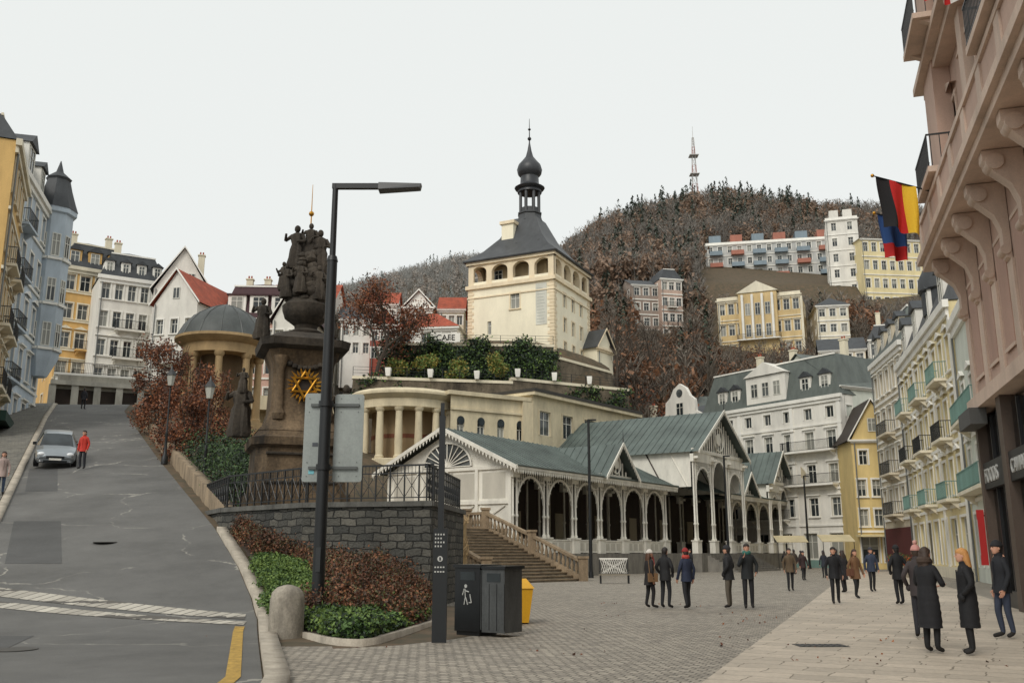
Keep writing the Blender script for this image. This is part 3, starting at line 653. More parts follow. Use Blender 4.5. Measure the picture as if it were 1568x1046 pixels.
for q in(-.2,7.6):
    a3=A0+lf*q; b3=B0+lf*q; w=lf*.14
    mb.hexa('stringer',SANDL,[(a3-w).to_tuple()[:2]+(-.2,),(a3+w).to_tuple()[:2]+(-.2,),(b3+w).to_tuple()[:2]+(-.2,),(b3-w).to_tuple()[:2]+(-.2,),(a3-w).to_tuple()[:2]+(.1,),(a3+w).to_tuple()[:2]+(.1,),(b3+w).to_tuple()[:2]+(3.0,),(b3-w).to_tuple()[:2]+(3.0,)])
mb.build('stone_staircase')
mb=MB(); mb.box('block',SANDL,-9,-3.4,45,51,-.2,3.2); mb.box('coping',SANDL,-9.1,-3.3,44.9,51.1,3.201,3.4); mb.build('sandstone_wall')
# ---------------------------------------------------------------- market colonnade
mb=MB(); F=Fr((0,60),(0+.559,60+.829)); P=F.P; LEN=52; FL_=1.5; EV=6.9
PLN=M('plinth_stone',S(134,130,122),.9,.3,2,.3); INT=M('interior_brown',S(62,50,42),.8,.3); CW=M('colonnade_white',S(236,232,220),.6,.16,1.2,.05)  # interior brown chosen dark, putting the arcade's dimness into its colour
F.box(mb,'platform',PLN,-.6,LEN+.6,-11,1.1,-.1,FL_)
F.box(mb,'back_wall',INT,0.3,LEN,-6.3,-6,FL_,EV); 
for i in range(16): F.box(mb,'back_panels',CW,1.2+i*3.2,1.35+i*3.2,-5.998,-5.9,FL_,EV)
for i in range(8): F.box(mb,'back_panels',M('pale_notice',S(170,160,140)),2.2+i*6.4,3.6+i*6.4,-5.998,-5.93,2.4,4.6)
def column(a,b,z0=FL_,z1=EV-.3,pair=True,ped=.95):
    F.box(mb,'pedestals',CW,a-.42,a+.42,b-.25,b+.25,z0,z0+ped); F.box(mb,'pedestals',CW,a-.48,a+.48,b-.3,b+.3,z0+ped+.001,z0+ped+.1)
    for d in((-.22,.22) if pair else (0,)):
        mb.lathe('columns',CW,P(a+d,b,z0+ped+.1),[(.14,0),(.14,.12),(.09,.2),(.085,1.2),(.13,1.26),(.13,1.34),(.08,1.42),(.075,z1-z0-ped-.45),(.12,z1-z0-ped-.3),(.16,z1-z0-ped-.1)],8)
    F.box(mb,'capitals',CW,a-.4,a+.4,b-.16,b+.16,z1-.35,z1+.3)
    F.box(mb,'capitals',CW,a-.3,a+.3,b+.12,b+.5,z1-.1,z1+.1)
def arch(a0,a1,b,zs,zt,band=.16,n=14,slat=True):
    l,r=a0+.32,a1-.32; c=(l+r)/2; w=(r-l)/2; hh=zt-.5-zs
    pi=[(c-w*math.cos(math.pi*i/n),zs+hh*math.sin(math.pi*i/n)) for i in range(n+1)]
    po=[(c-(w+band)*math.cos(math.pi*i/n),zs+(hh+band)*math.sin(math.pi*i/n)) for i in range(n+1)]
    for i in range(n):
        q=[pi[i],pi[i+1],po[i+1],po[i]]
        mb.hexa('arches',CW,[P(x,b+.05,z) for x,z in q]+[P(x,b-.05,z) for x,z in q])
        if i%2==0:
            x,z=(pi[i][0]+pi[i+1][0])/2,(pi[i][1]+pi[i+1][1])/2; mb.add('arches',CW,[P(x-.1,b,z+.02),P(x+.1,b,z+.02),P(x+(c-x)*.1,b,z-.16)],[(0,1,2)])
    if slat:
        m=int((a1-a0)/.24)
        for i in range(1,m):
            x=a0+(a1-a0)*i/m; k=abs(x-c)/(w+band); z=zs+(hh+band)*math.sqrt(max(0,1-k*k)) if k<1 else zs+.1
            if zt-z>.12: F.box(mb,'fretwork',CW,x-.035,x+.035,b-.025,b+.025,z-.02,zt)
        for sx in(-1,1):
            xx=c+sx*w*.88; zz=zt-.5; 
            for j in range(8):
                t0,t1=2*math.pi*j/8,2*math.pi*(j+1)/8; mb.cyl('fretwork',CW,P(xx+.28*math.cos(t0),b,zz+.28*math.sin(t0)),P(xx+.28*math.cos(t1),b,zz+.28*math.sin(t1)),.04,seg=4,caps=False)
def fascia(a0,a1,b,z,side=None):
    F.box(mb,'fascia',CW,a0,a1,b-.04,b+.04,z-.12,z+.16)
    n=int((a1-a0)/.28)
    for i in range(n):
        x=a0+(a1-a0)*(i+.5)/n; mb.add('lambrequin',CW,[P(x-.13,b,z-.121),P(x+.13,b,z-.121),P(x+.1,b,z-.3),P(x,b,z-.42),P(x-.1,b,z-.3)],[(0,1,2,3,4)])
bays=[i*3.7 for i in range(15)]
for i,a in enumerate(bays):
    if 24<a<34.8: continue
    column(a+.3,0); 
    column(a+.3,-5.2,pair=False)
    if i<14 and not (20.5<a<34): arch(a+.3,a+4.0,0,4.6,EV-.1)
    if i<14 and not (20.5<a<34):
        F.box(mb,'parapet',CW,a+.8,a+3.5,-.06,.06,FL_+.05,FL_+.85); F.box(mb,'parapet',CW,a+.8,a+3.5,-.1,.1,FL_+.852,FL_+.93)
        for k in range(3): F.box(mb,'parapet',M('panel_recess',S(202,197,184)),a+.95+k*.88,a+1.6+k*.88,.062,.07,FL_+.2,FL_+.72)
F.box(mb,'beam',CW,0,23.8,-.12,.12,EV-.098,EV+.12); F.box(mb,'beam',CW,34.9,LEN,-.12,.12,EV-.098,EV+.12)
RZ=9.7; RB=-5.15
for b0 in(.85,-11.2):
    slope(mb,'roof',GREENROOF,P(-.7,b0,EV-.05),P(LEN+.7,b0,EV-.05),P(LEN+.7,RB,RZ),P(-.7,RB,RZ),.65 if b0>0 else 0)
mb.quad('soffit',CW,P(-.7,.83,EV-.12),P(LEN+.7,.83,EV-.12),P(LEN+.7,-.2,EV+.05),P(-.7,-.2,EV+.05))
fascia(-.7,23.4,.86,EV-.08); fascia(35.3,LEN+.7,.86,EV-.08)
mb.cyl('gutter',GREENROOF,P(-.7,.93,EV+.02),P(23.4,.93,EV+.02),.07,seg=8); mb.cyl('gutter',GREENROOF,P(35.3,.93,EV+.02),P(LEN+.7,.93,EV+.02),.07,seg=8)
FE=Fr(P(0,-10.3,0)[:2],P(0,0,0)[:2])
FE.quad(mb,'end_wall',CW,(0,0,FL_),(10.3,0,FL_),(10.3,0,EV),(0,0,EV)); FE.quad(mb,'end_wall',CW,(0,0,EV),(10.3,0,EV),(5.15,0,RZ-.25))
for a in(0.1,2.7,5.15,7.6,10.2): FE.box(mb,'end_battens',CW,a-.11,a+.11,.01,.14,3.0,EV)
for z in(3.05,4.6,EV-.1): FE.box(mb,'end_battens',CW,0,10.3,.008,.12,z,z+.22)
for a in(.1,2.7,5.15,7.6):
    for s_ in(0,1):
        q0=FE.P(a+.3,.06,3.4 if s_ else 4.5);q1=FE.P(a+2.2,.06,4.5 if s_ else 3.4); mb.cyl('end_battens',CW,q0,q1,.05,seg=4)
    mb.quad('end_panels',MC['panel_recess'],FE.P(a+.4,.012,4.95),FE.P(a+2.2,.012,4.95),FE.P(a+2.2,.012,6.6),FE.P(a+.4,.012,6.6))
for i in range(13):
    t=math.pi*i/12; FEp=FE.P(5.15+2.0*math.cos(t),.12,EV+.2+1.6*math.sin(t)); mb.cyl('fan_window',CW,FE.P(5.15,.12,EV+.2),FEp,.045,seg=4)
    if i<12: t2=math.pi*(i+1)/12; mb.cyl('fan_window',CW,FEp,FE.P(5.15+2.0*math.cos(t2),.12,EV+.2+1.6*math.sin(t2)),.08,seg=4)
mb.quad('fan_glass',G2,*[FE.P(5.15+1.95*math.cos(math.pi*i/12),.06,EV+.2+1.55*math.sin(math.pi*i/12)) for i in range(13)])
def barge(Fx,a0,a1,b,ze,zr,part='bargeboard',h=.26):
    c=(a0+a1)/2
    for s_,aa in((1,a0),(-1,a1)):
        A=Vector(Fx.P(aa,b,ze));B=Vector(Fx.P(c,b,zr)); dn=Vector(Fx.n)*.07; u=Vector((0,0,h)); mb.hexa(part,CW,[A,B,B+dn,A+dn,A+u,B+u,B+u+dn,A+u+dn])
        n=max(3,int((B-A).length/.3))
        for i in range(n):
            p=A.lerp(B,(i+.5)/n)+dn*.5; e=(B-A).normalized()*.11; mb.add(part,CW,[p-e,p+e,p+Vector((0,0,-.26))],[(0,1,2)])
    mb.cyl('finial',DARK,Fx.P(c,b,zr),Fx.P(c,b,zr+1.1),.05,.015,6)
barge(FE,-.9,11.15,.72,EV-.25,RZ-.2)
def cross(a0,a1,bf,bb,ze,zr,nb,walls=True,arches=True,col=True):
    c=(a0+a1)/2; ov=.5
    slope(mb,'transept_roof',GREENROOF,P(a0-ov,bf+.7,ze-.15),P(a0-ov,bb,ze-.15),P(c,bb,zr),P(c,bf+.7,zr),.65)
    slope(mb,'transept_roof',GREENROOF,P(a1+ov,bb,ze-.15),P(a1+ov,bf+.7,ze-.15),P(c,bf+.7,zr),P(c,bb,zr),.65)
    if walls:
        for a in(a0,a1):
            mb.quad('transept_walls',CW,P(a,bf-.3,EV),P(a,bb,EV),P(a,bb,ze),P(a,bf-.3,ze))
            k=a-.03 if a==a0 else a+.03
            for j in range(5): mb.cyl('transept_battens',DKWOOD if j%2 else CW,P(k,bf-.6-j*2.2,EV),P(k,bf-2.2-j*2.2,ze),.07,seg=4)
        mb.quad('transept_walls',CW,P(a0,bb,0),P(a1,bb,0),P(a1,bb,ze),P(c,bb,zr-.1),P(a0,bb,ze))
    barge(F,a0-ov,a1+ov,bf+.7,ze-.3,zr-.15)
    w=(a1-a0)/nb
    if arches:
        for i in range(nb):
            top=ze-.1 
            arch(a0+i*w,a0+(i+1)*w,bf,ze-2.3-(0 if nb==1 else (.3 if i==nb//2 else .9)),top-(0 if i==nb//2 else .8))
            if i!=nb//2: F.box(mb,'gable_panel',CW,a0+i*w,a0+(i+1)*w,bf-.05,bf+.05,top-.8,top)
    if col:
        for i in range(nb+1): column(a0+i*w,bf,z1=ze-.6,pair=True)
    F.box(mb,'gable_beam',CW,a0-.2,a1+.2,bf-.1,bf+.1,ze-.1,ze+.18)
    n=int((a1-a0)/.5)
    for i in range(1,n):
        x=a0+(a1-a0)*i/n; zt=ze+(zr-ze)*(1-abs(x-c)/((a1-a0)/2))-.1
        F.box(mb,'gable_fretwork',CW,x-.09,x+.09,bf-.03,bf+.03,ze+.18,max(ze+.2,zt))
    rr=(zr-ze)*.28
    for j in range(12):
        t0,t1=2*math.pi*j/12,2*math.pi*(j+1)/12; mb.cyl('gable_rosette',CW,P(c+rr*math.cos(t0),bf+.08,ze+.3+rr+rr*math.sin(t0)),P(c+rr*math.cos(t1),bf+.08,ze+.3+rr+rr*math.sin(t1)),.07,seg=4)
    mb.cyl('gable_rosette',CW,P(c,bf+.04,ze+.3+rr),P(c,bf+.1,ze+.3+rr),rr*.5,seg=12)
cross(23.8,34.9,2.2,-16,9.9,13.8,3); cross(10.9,15.3,.5,-5,7.0,9.5,1,False,False,False); cross(38.4,42,.5,-5,7.0,9.2,1,False,False,False); cross(46,52,.9,-15,8.6,12.0,2)
F.box(mb,'platform',PLN,23,35.6,1.1,2.9,-.1,FL_)
for i in range(8): F.box(mb,'front_steps',PLN,24.2,34.5,2.9,2.9+.32*(8-i),FL_*i/9-.05*(i==0),FL_*(i+1)/9)
mb.build('wooden_colonnade')
# ---------------------------------------------------------------- castle colonnade (curved portico) + flat cream wings
mb=MB(); CR2=M('castle_cream',S(222,208,176),.85,.24,.6); c0=(-9.6,83.5); 
mb.lathe('entablature',CR2,(c0[0],c0[1],0),[(4.4,13.6),(4.6,13.7),(4.6,14.4),(4.75,14.5),(5.1,14.8),(5.1,15.0),(4.6,15.3),(3,15.35),(.1,15.4)],40)
for i in range(9):
    a=R(180+22.5*i); x,y=c0[0]+4.3*math.cos(a),c0[1]+4.3*math.sin(a)
    mb.lathe('columns',CR2,(x,y,9.3),[(.4,0),(.4,.2),(.32,.3),(.34,1.5),(.28,4.0),(.4,4.15),(.42,4.35)],14)
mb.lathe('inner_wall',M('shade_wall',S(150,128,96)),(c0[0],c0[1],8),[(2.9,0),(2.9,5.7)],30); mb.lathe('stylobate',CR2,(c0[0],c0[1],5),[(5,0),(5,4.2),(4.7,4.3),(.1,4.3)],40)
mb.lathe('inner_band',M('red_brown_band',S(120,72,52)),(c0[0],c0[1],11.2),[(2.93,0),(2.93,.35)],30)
Fw=Fr((-24,80),(-14,84.5)); 
Fw.box(mb,'left_wing',CR2,0,Fw.L,-4,0,7,14.6); 
for i in range(5): mb.lathe('columns',CR2,Fw.P(.8+i*2.2,.8,9),[(.36,0),(.3,.3),(.27,4.2),(.4,4.5)],12)
Fw.box(mb,'left_wing',CR2,-.2,Fw.L,.02,1.4,13.5,14.7)
F1=Fr((-5.3,80.3),(1.6,84.6)); wall(mb,F1,6,14.9,[(11.3,1.5,cs(4,F1.L),.75,'')],CR2,CR2); F1.box(mb,'roof_slab',CR2,-.3,F1.L,-6,.35,14.9,15.25); F1.box(mb,'band',CR2,0,F1.L,.003,.15,13.6,13.8)
F1.box(mb,'pilaster',CR2,F1.L-.9,F1.L+.25,.003,.3,6,14.9)
for c in cs(4,F1.L): mb.cyl('arched_heads',G1,F1.P(c,-.02,12.75),F1.P(c,.012,12.75),.37,seg=18)
F2=Fr((1.9,84.4),(13.2,99)); DKB=M('dark_fascia',S(56,52,46),.7)
wall(mb,F2,8,15.5,[(12.0,2.2,cs(5,F2.L),1.7,'s')],CR2,CR2); F2.box(mb,'roof_slab',CR2,-.4,F2.L+.4,-8,.5,15.5,15.8); F2.box(mb,'fascia',DKB,-.45,F2.L+.45,-8,.55,15.801,16.1)
F3=Fr(F2.P(0,-8,0)[:2],F2.P(0,0,0)[:2]); F3.quad(mb,'walls',CR2,(0,0,8),(F3.L,0,8),(F3.L,0,15.5),(0,0,15.5))
mb.build('castle_colonnade')
mb=MB(); RW=M('rock_wall',S(124,112,94),.95,.5,.5,.6,6)
for a,b,z0,z1,dp in (((-16,93),(0,96),8,18.6,6),((0,96),(13,103),8,19,6),((-13,101),(4.6,102),14,23.8,3),((4.6,102),(12,111.5),12,22.6,3)):
    Fq=Fr(a,b); Fq.box(mb,'masonry',RW,0,Fq.L,-dp,0,z0,z1); Fq.box(mb,'coping',CREAM,-.1,Fq.L+.1,-.5,.1,z1+.001,z1+.3)
mb.build('castle_retaining_wall')
mb=MB()
for (a,b,z) in (((-16,92.9),(0,95.9),18.9),((0,95.9),(13,102.9),19.3),((-13,100.9),(4.6,101.9),24.1)):
    Fq=Fr(a,b); n=int(Fq.L/1.8)
    for i in range(n+1): Fq.box(mb,'posts',DARK,i*Fq.L/n-.03,i*Fq.L/n+.03,-.25,-.2,z,z+1)
    for h in(.35,.65,.97): Fq.box(mb,'rails',DARK,0,Fq.L,-.24,-.21,z+h,z+h+.03)
mb.build('terrace_railing')
mb=MB()
for x,y in((-12.5,93.2),(-8.3,94),(-3.6,94.9),(.6,95.9),(4.5,98),(8.4,100.2)):
    z=18.9 if x<0 else 19.3; mb.lathe('tub',WHITE,(x,y,z),[(.28,0),(.36,.4),(.4,.8),(.4,.85),(.3,.8)],4,rot=.7)
mb.build('white_planter')
ivy=[]
for _ in range(300):
    t=random.random(); x=-14+18.5*t; y=100.6+.9*t; z=18.5+random.random()**.8*(5.2+.8*math.sin(x*1.3)); ivy.append(((x,y-random.uniform(.1,2.5)*(24.5-z)/6,z),(1.1,.8,.8)))
for _ in range(130):
    t=random.random(); ivy.append(((-16+29*t,92.6+9*t+random.uniform(0,.5),random.uniform(15.6,18.8)),(1.0,.5,.6)))
leaves('ivy',ivy,95,.16,[GRN[1],GRN[0],GRN[1],DGR[0],GRN[2]],.3)
leaves('yellow_green_shrubs',[((x+random.uniform(-.5,.5),95.8+random.uniform(0,1.5),19.4+random.uniform(0,2.0)),(1.0,.8,.8)) for x in (-6.2,-5.5,-1.5,-1,-9,-9.4,-12,-12.6,-6,-1.2)],450,.14,YEL_L,.3)
# ---------------------------------------------------------------- castle tower
mb=MB(); TW=M('tower_cream',S(247,238,212),.85,.1,.5); TW2=M('tower_quoin',S(240,222,190),.85,.14); TR=M('tower_roof',S(72,74,76),.55,.28,1)
C=(4.85,105); wd=11.3; ca,sa=math.cos(R(26)),math.sin(R(26))
Lp=(C[0]-wd*ca,C[1]+wd*sa); Rp=(C[0]+wd*sa,C[1]+wd*ca); Bp=(Lp[0]+wd*sa,Lp[1]+wd*ca)
FA=Fr(Lp,C); FB=Fr(C,Rp); FC=Fr(Rp,Bp); FD=Fr(Bp,Lp)
zb,ze=22.0,36.2
wall(mb,FA,zb,33.0,[(26.8,1.6,[2.9],.5,''),(29.6,1.9,[6.3],1.2,'sl')],TW,TW2)
wall(mb,FB,zb,33.0,[(24.2,1.5,[3.2,5.8,8.4],.8,'s'),(26.9,1.7,[3.2,5.8,8.4],.85,'s'),(29.9,1.7,[3.2,5.8,8.4],.85,'s')],TW,TW2)
for Fx in(FC,FD): wall(mb,Fx,zb,33.0,[],TW,TW2)
for Fx,dd in((FA,0),(FB,.004),(FC,0),(FD,.004)):
    Fx.box(mb,'stone_base',RW,-.15+dd,wd+.15-dd,.003,.35+dd,18.5,23.6)
    Fx.box(mb,'string_course',TW2,-.25+dd,wd+.25-dd,.003,.3+dd,32.55,33.0); Fx.box(mb,'string_course',TW2,-.1,wd+.1,.003,.12+dd,31.4,31.55)
    n=4; w=wd/n
    for i in range(n+1): Fx.box(mb,'gallery_piers',TW2,i*w-.35 if i else 0+dd,i*w+.35 if i<n else wd-dd,-.7,.0,33.0,35.6)
    Fx.box(mb,'gallery_parapet',TW,0.4,wd-.4,-.35,-.03,33.0,33.45)
    for i in range(n):
        l,r=i*w+.35,(i+1)*w-.35; c=(l+r)/2; rr=(r-l)/2; m=8
        for k in range(m):
            t0,t1=math.pi*k/m,math.pi*(k+1)/m; x0,x1=c-rr*math.cos(t0),c-rr*math.cos(t1); z0_,z1_=34.6+.8*math.sin(t0),34.6+.8*math.sin(t1)
            mb.hexa('gallery_arches',TW2,[Fx.P(x0,-.02,z0_),Fx.P(x1,-.02,z1_),Fx.P(x1,-.6,z1_),Fx.P(x0,-.6,z0_),Fx.P(x0,-.02,35.6),Fx.P(x1,-.02,35.6),Fx.P(x1,-.6,35.6),Fx.P(x0,-.6,35.6)])
    Fx.box(mb,'gallery_cornice',TW2,-.2+dd,wd+.2-dd,-.7,.25+dd,35.601,36.0); 
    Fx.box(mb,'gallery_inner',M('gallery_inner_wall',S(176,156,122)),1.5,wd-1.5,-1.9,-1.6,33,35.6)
    for a_ in (3.3,7.9): pane(mb,Fx,a_,33.6,1.1,1.5,-1.59)
    for i in range(22):
        Fx.box(mb,'quoins',TW2,.0+.002+dd,.55 if i%2 else .8,.002,.06,23.65+i*.41,23.65+i*.41+.34); Fx.box(mb,'quoins',TW2,wd-(.55 if i%2 else .8),wd-.002-dd,.002,.06,23.65+i*.41,23.65+i*.41+.34)
ctr=Vector(((Lp[0]+Rp[0])/2,(Lp[1]+Rp[1])/2,0))
def ringsq(k,z,):
    return [(ctr.x+(p[0]-ctr.x)*k,ctr.y+(p[1]-ctr.y)*k,z) for p in (Lp,C,Rp,Bp)]
mb.loft('roof',TR,[ringsq(1.09,35.95),ringsq(1.1,36.1),ringsq(.78,37.6),ringsq(.5,39.6),ringsq(.27,42.4)])
mb.lathe('lantern_base',TR,(ctr.x,ctr.y,42.2),[(1.7,0),(1.55,.5),(1.45,.9),(1.6,1.0),(1.6,1.15)],8,rot=.4)
for i in range(8):
    a=.4+math.pi/4*i; mb.cyl('lantern_posts',TR,(ctr.x+1.25*math.cos(a),ctr.y+1.25*math.sin(a),43.3),(ctr.x+1.25*math.cos(a),ctr.y+1.25*math.sin(a),46.4),.19,seg=6)
mb.lathe('lantern_rail',TR,(ctr.x,ctr.y,43.3),[(1.3,0),(1.3,.7)],8,rot=.4)
mb.lathe('onion_dome',M('dome_dark',S(56,58,62),.45,.25,1),(ctr.x,ctr.y,46.5),[(1.55,-.35),(1.5,0),(1.8,.1),(1.95,.3),(1.4,.6),(1.2,.9),(1.15,1.8),(1.5,2.2),(1.62,2.8),(1.45,3.4),(.95,4.0),(.5,4.6),(.28,5.4),(.14,6.2),(.08,6.6)],16)
mb.cyl('finial',DARK,(ctr.x,ctr.y,53),(ctr.x,ctr.y,56.4),.09,.03,6); mb.ell('finial',DARK,(ctr.x,ctr.y,53.6),(.25,.25,.25),10,8); mb.ell('finial',DARK,(ctr.x,ctr.y,54.9),(.2,.2,.14),8,6)
FA.box(mb,'chimney',TW,3.2,4.8,-4.2,-2.6,37.0,41.3); FA.box(mb,'chimney',TW2,3.0,5.0,-4.4,-2.4,41.301,41.7)
for a_ in(4.4,7.4): dormer(mb,FA,a_+1.2,-2.0,37.6,.8,.5,TR,TR,.8)
FA.box(mb,'sundial',M('sundial_face',S(215,214,202)),9.0,10.4,.01,.05,27.3,32.3)
for k in range(12): FA.box(mb,'sundial_marks',M('dial_grey',S(165,168,162)),9.15,10.2-.1*(k%3),.051,.058,27.6+k*.37,27.64+k*.37)
mb.build('castle_tower')
mb,Fb,z1=building((10.4,112),(12.6,115),6,16,10,[(6,1.3,1,.8,'s')],TW,TW2,'gablefront',2.6,TR,0); mb.build('tower_annex')
mb,Fb,z1=building((-13.6,107),(-6.4,106),6,24.2,2.9,[(1.1,1.2,3,1.1,'s')],WHITE,WHITE,'hip',2.4,REDROOF,0)
root=mb.build('cafe_building')
def text(s,loc,size,mat,rz,parent=None,name='lettering',ext=.02,rx=90):
    cu=bpy.data.curves.new(name,'FONT'); cu.body=s; cu.size=size; cu.extrude=ext; cu.materials.append(mat); o=bpy.data.objects.new(name,cu); COL.objects.link(o); o.location=loc; o.rotation_euler=(R(rx),0,rz); o.parent=parent; return o
mbs=MB(); mbs.box('board',WHITE,-8.6,-5.7,100.55,100.65,24.1,25.1); r_=mbs.build('cafe_sign'); text('CAFE',(-8.35,100.52,24.28),.9,M('sign_black',S(30,30,30)),0,r_)
RW2=M('red_wall',S(160,82,66),.85,.15)
for p0,p1,z0,h,wm,rm,rf in (((-21,112),(-17.3,112.5),21,8.5,WHITE,SLATE,'gable'),((-17.2,111),(-14,111.3),21,7.6,RW2,REDROOF,'gablefront'),((-13.2,112),(-9.8,112),25,6,WHITE,REDROOF,'gablefront'),((-9,113),(-6.0,113),26,5.0,CREAM,REDROOF,'gable'),((-25.5,116),(-21.6,116),22,9,WHITE,REDROOF,'gablefront'),((-19,118),(-15,118),24,9,OFW_ if 0 else WHITE,REDROOF,'gable')):
    mb,Fb,z1=building(p0,p1,5,z0,h,[(h-4.2,1.3,3,.7,'s'),(h-2,1.2,3,.7,'s')],wm,WHITE,rf,2.2,rm,0); mb.build('house')
# ---------------------------------------------------------------- rotunda
mb=MB(); cR=(-22.0,70); YC=M('rotunda_ochre',S(186,158,116),.85,.28)
mb.lathe('dome',M('dome_lead',S(78,82,80),.5,.32,.8),(cR[0],cR[1],17.3),[(3.5,0),(3.35,.3),(3.0,1.0),(2.3,1.8),(1.35,2.4),(.5,2.75),(.05,2.9)],28)
for i in range(14):
    a=2*math.pi*i/14; pr=[(3.5,0),(3.35,.3),(3.0,1.0),(2.3,1.8),(1.35,2.4),(.5,2.75)]
    for (r0,z0_),(r1,z1_) in zip(pr[:-1],pr[1:]): mb.cyl('dome_ribs',MC['dome_lead'],(cR[0]+r0*math.cos(a),cR[1]+r0*math.sin(a),17.3+z0_),(cR[0]+r1*math.cos(a),cR[1]+r1*math.sin(a),17.3+z1_),.05,seg=4)
mb.lathe('entablature',YC,(cR[0],cR[1],0),[(2.6,16.0),(2.95,16.0),(2.95,16.7),(3.2,16.8),(3.6,17.1),(3.6,17.3),(.1,17.31)],32)
for i in range(8):
    a=.2+math.pi/4*i; mb.lathe('columns',YC,(cR[0]+2.65*math.cos(a),cR[1]+2.65*math.sin(a),11),[(.38,0),(.38,.3),(.3,.4),(.26,4.6),(.38,4.75),(.4,5.0)],12)
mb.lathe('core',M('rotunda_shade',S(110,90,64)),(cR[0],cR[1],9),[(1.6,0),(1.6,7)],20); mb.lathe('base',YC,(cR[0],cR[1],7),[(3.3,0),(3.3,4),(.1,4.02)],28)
mb.build('rotunda')
# ---------------------------------------------------------------- left street buildings
def rows5(n,w=1.1,h=1.9,fh=3.4,z=1.2,k=5,st=('slh','slh','slp','sl','sl')):
    return [(z+i*fh,h,n,w,st[i%len(st)]) for i in range(k)]
OCH=M('ochre_yellow',S(220,182,116),.85,.18); BLU=M('pale_blue',S(192,204,214),.85,.16); ORG=M('orange_yellow',S(220,178,112),.85,.18); OFW=M('off_white',S(232,228,218),.85,.14); CREAMY=M('pale_cream',S(230,221,198),.85,.16)
YEL2=M('warm_yellow',S(230,214,166),.85,.14); BEI=M('beige_wall',S(216,204,180),.85,.17); PINK=M('pink_wall',S(212,174,158),.85,.16); PBEI=M('pink_beige_wall',S(200,170,153),.85,.15,.5); GRW=M('pale_green_wall',S(214,218,206),.85,.14)
mb,Fb,z1=building((-30.1,53),(-33.6,61),10,6.5,19.5,rows5(4,1.1,2.1,3.7,1.6),OCH,CREAMY,'mansard',2.0,SLATE,2,(4,7.7,11.4,15.1),.8)
for a in(2.5,6.3):
    for z in (11.2,14.9,18.6): balcony(mb,Fb,a-1.4,a+1.4,z,.7,DARK,CREAMY)
Fb.box(mb,'shop_awning',M('dark_green_awning',S(30,58,48)),2,8,.01,1.0,9.2,9.8)
mb.build('yellow_house')
mb,Fb,z1=building((-34.6,61.6),(-38.0,74),10,9,19.4,rows5(5,1.1,2.0,3.7,1.5),BLU,WHITE,'mansard',2.6,SLATE,2,(4.6,8.3,12,15.7),.8,pil=(.4,12.4))
for z in(13.3,17,20.7,24.4): balcony(mb,Fb,1.2,4.0,z,.8,DARK,BLU); 
oc=Fb.P(11.2,.3,0); mb.lathe('oriel_tower',BLU,(oc[0],oc[1],0),[(.7,15),(1.4,16.5),(1.4,28.2),(1.65,28.3),(1.65,28.7)],8,rot=.3)
for z in (17.3,20.9,24.6):
    for k in range(8):
        a=.3+math.pi/8+k*math.pi/4; rr=1.3; hw=.42
        A=(oc[0]+rr*math.cos(a)+hw*math.sin(a),oc[1]+rr*math.sin(a)-hw*math.cos(a)); B=(oc[0]+rr*math.cos(a)-hw*math.sin(a),oc[1]+rr*math.sin(a)+hw*math.cos(a))
        Fo=Fr(A,B)
        if Fo.n.dot(Vector((math.cos(a),math.sin(a),0)))<0: Fo=Fr(B,A)
        pane(mb,Fo,Fo.L/2,z,.65,1.9,.0); Fo.box(mb,'oriel_sills',WHITE,-.1,Fo.L+.1,-.1,.18,z-.3,z-.1)
mb.lathe('oriel_spire',SLATE,(oc[0],oc[1],28.7),[(1.7,0),(1.45,.7),(1.1,1.8),(.9,2.6),(1.0,2.8),(.3,3.4),(.03,4.4)],8,rot=.3)
dormer(mb,Fb,4,-.2,z1+.3,2.2,2.4,WHITE,SLATE,1.8); dormer(mb,Fb,8,-.2,z1+.3,1.6,2.2,WHITE,SLATE,1.8)
mb.build('blue_house')
mb,Fb,z1=building((-51.8,104),(-46.5,108),9,16,18,rows5(4,1.1,1.8,3.4,1.6),ORG,CREAMY,'mansard',3.2,SLATE,1,(4.6,8,11.4,14.8),.8)
for a in cs(3,Fb.L): dormer(mb,Fb,a,-.2,z1+.2,1.5,1.9,ORG,SLATE)
for z in(20.8,24.2): balcony(mb,Fb,2,5,z,.9,DARK,ORG)
chimney(mb,Fb,1.5,-4,z1+2,z1+5); chimney(mb,Fb,5.5,-4,z1+2,z1+5.2)
mb.build('orange_house')
mb,Fb,z1=building((-45.6,100),(-39.8,103.5),9,15,16.6,rows5(5,.85,1.8,3.2,1.2),OFW,WHITE,'mansard',3.0,SLATE,0,(4.2,7.4,10.6),.8)
for a in cs(4,Fb.L): dormer(mb,Fb,a,-.2,z1+.2,1.0,1.6,WHITE,SLATE)
for z in(19.2,22.4,25.6): balcony(mb,Fb,1.9,5.0,z,.8,DARK,OFW)
chimney(mb,Fb,2,-4,z1+2,z1+5); mb.build('white_house')
mb,Fb,z1=building((-39.6,100),(-33.9,101.5),12,14,16,rows5(3,.9,1.6,3.2,1.4),OFW,WHITE,'gablefront',5.0,SLATE,2,(),0)
pane(mb,Fb,Fb.L/2-.9,z1+.6,.8,1.4,.02); pane(mb,Fb,Fb.L/2+.9,z1+.6,.8,1.4,.02); chimney(mb,Fb,4.4,-5,z1+2,z1+5.6)
mb.build('white_gabled_house')
mb,Fb,z1=building((-36.4,92.4),(-31.6,91.2),10,12.5,13.6,rows5(3,.8,1.5,3.1,1.2,4),OFW,WHITE,'gablefront',3.6,REDROOF,2,(),0); pane(mb,Fb,Fb.L/2,z1+.5,.8,1.2,.02)
balcony(mb,Fb,1.2,3.6,20,.8); mb.build('gabled_house')
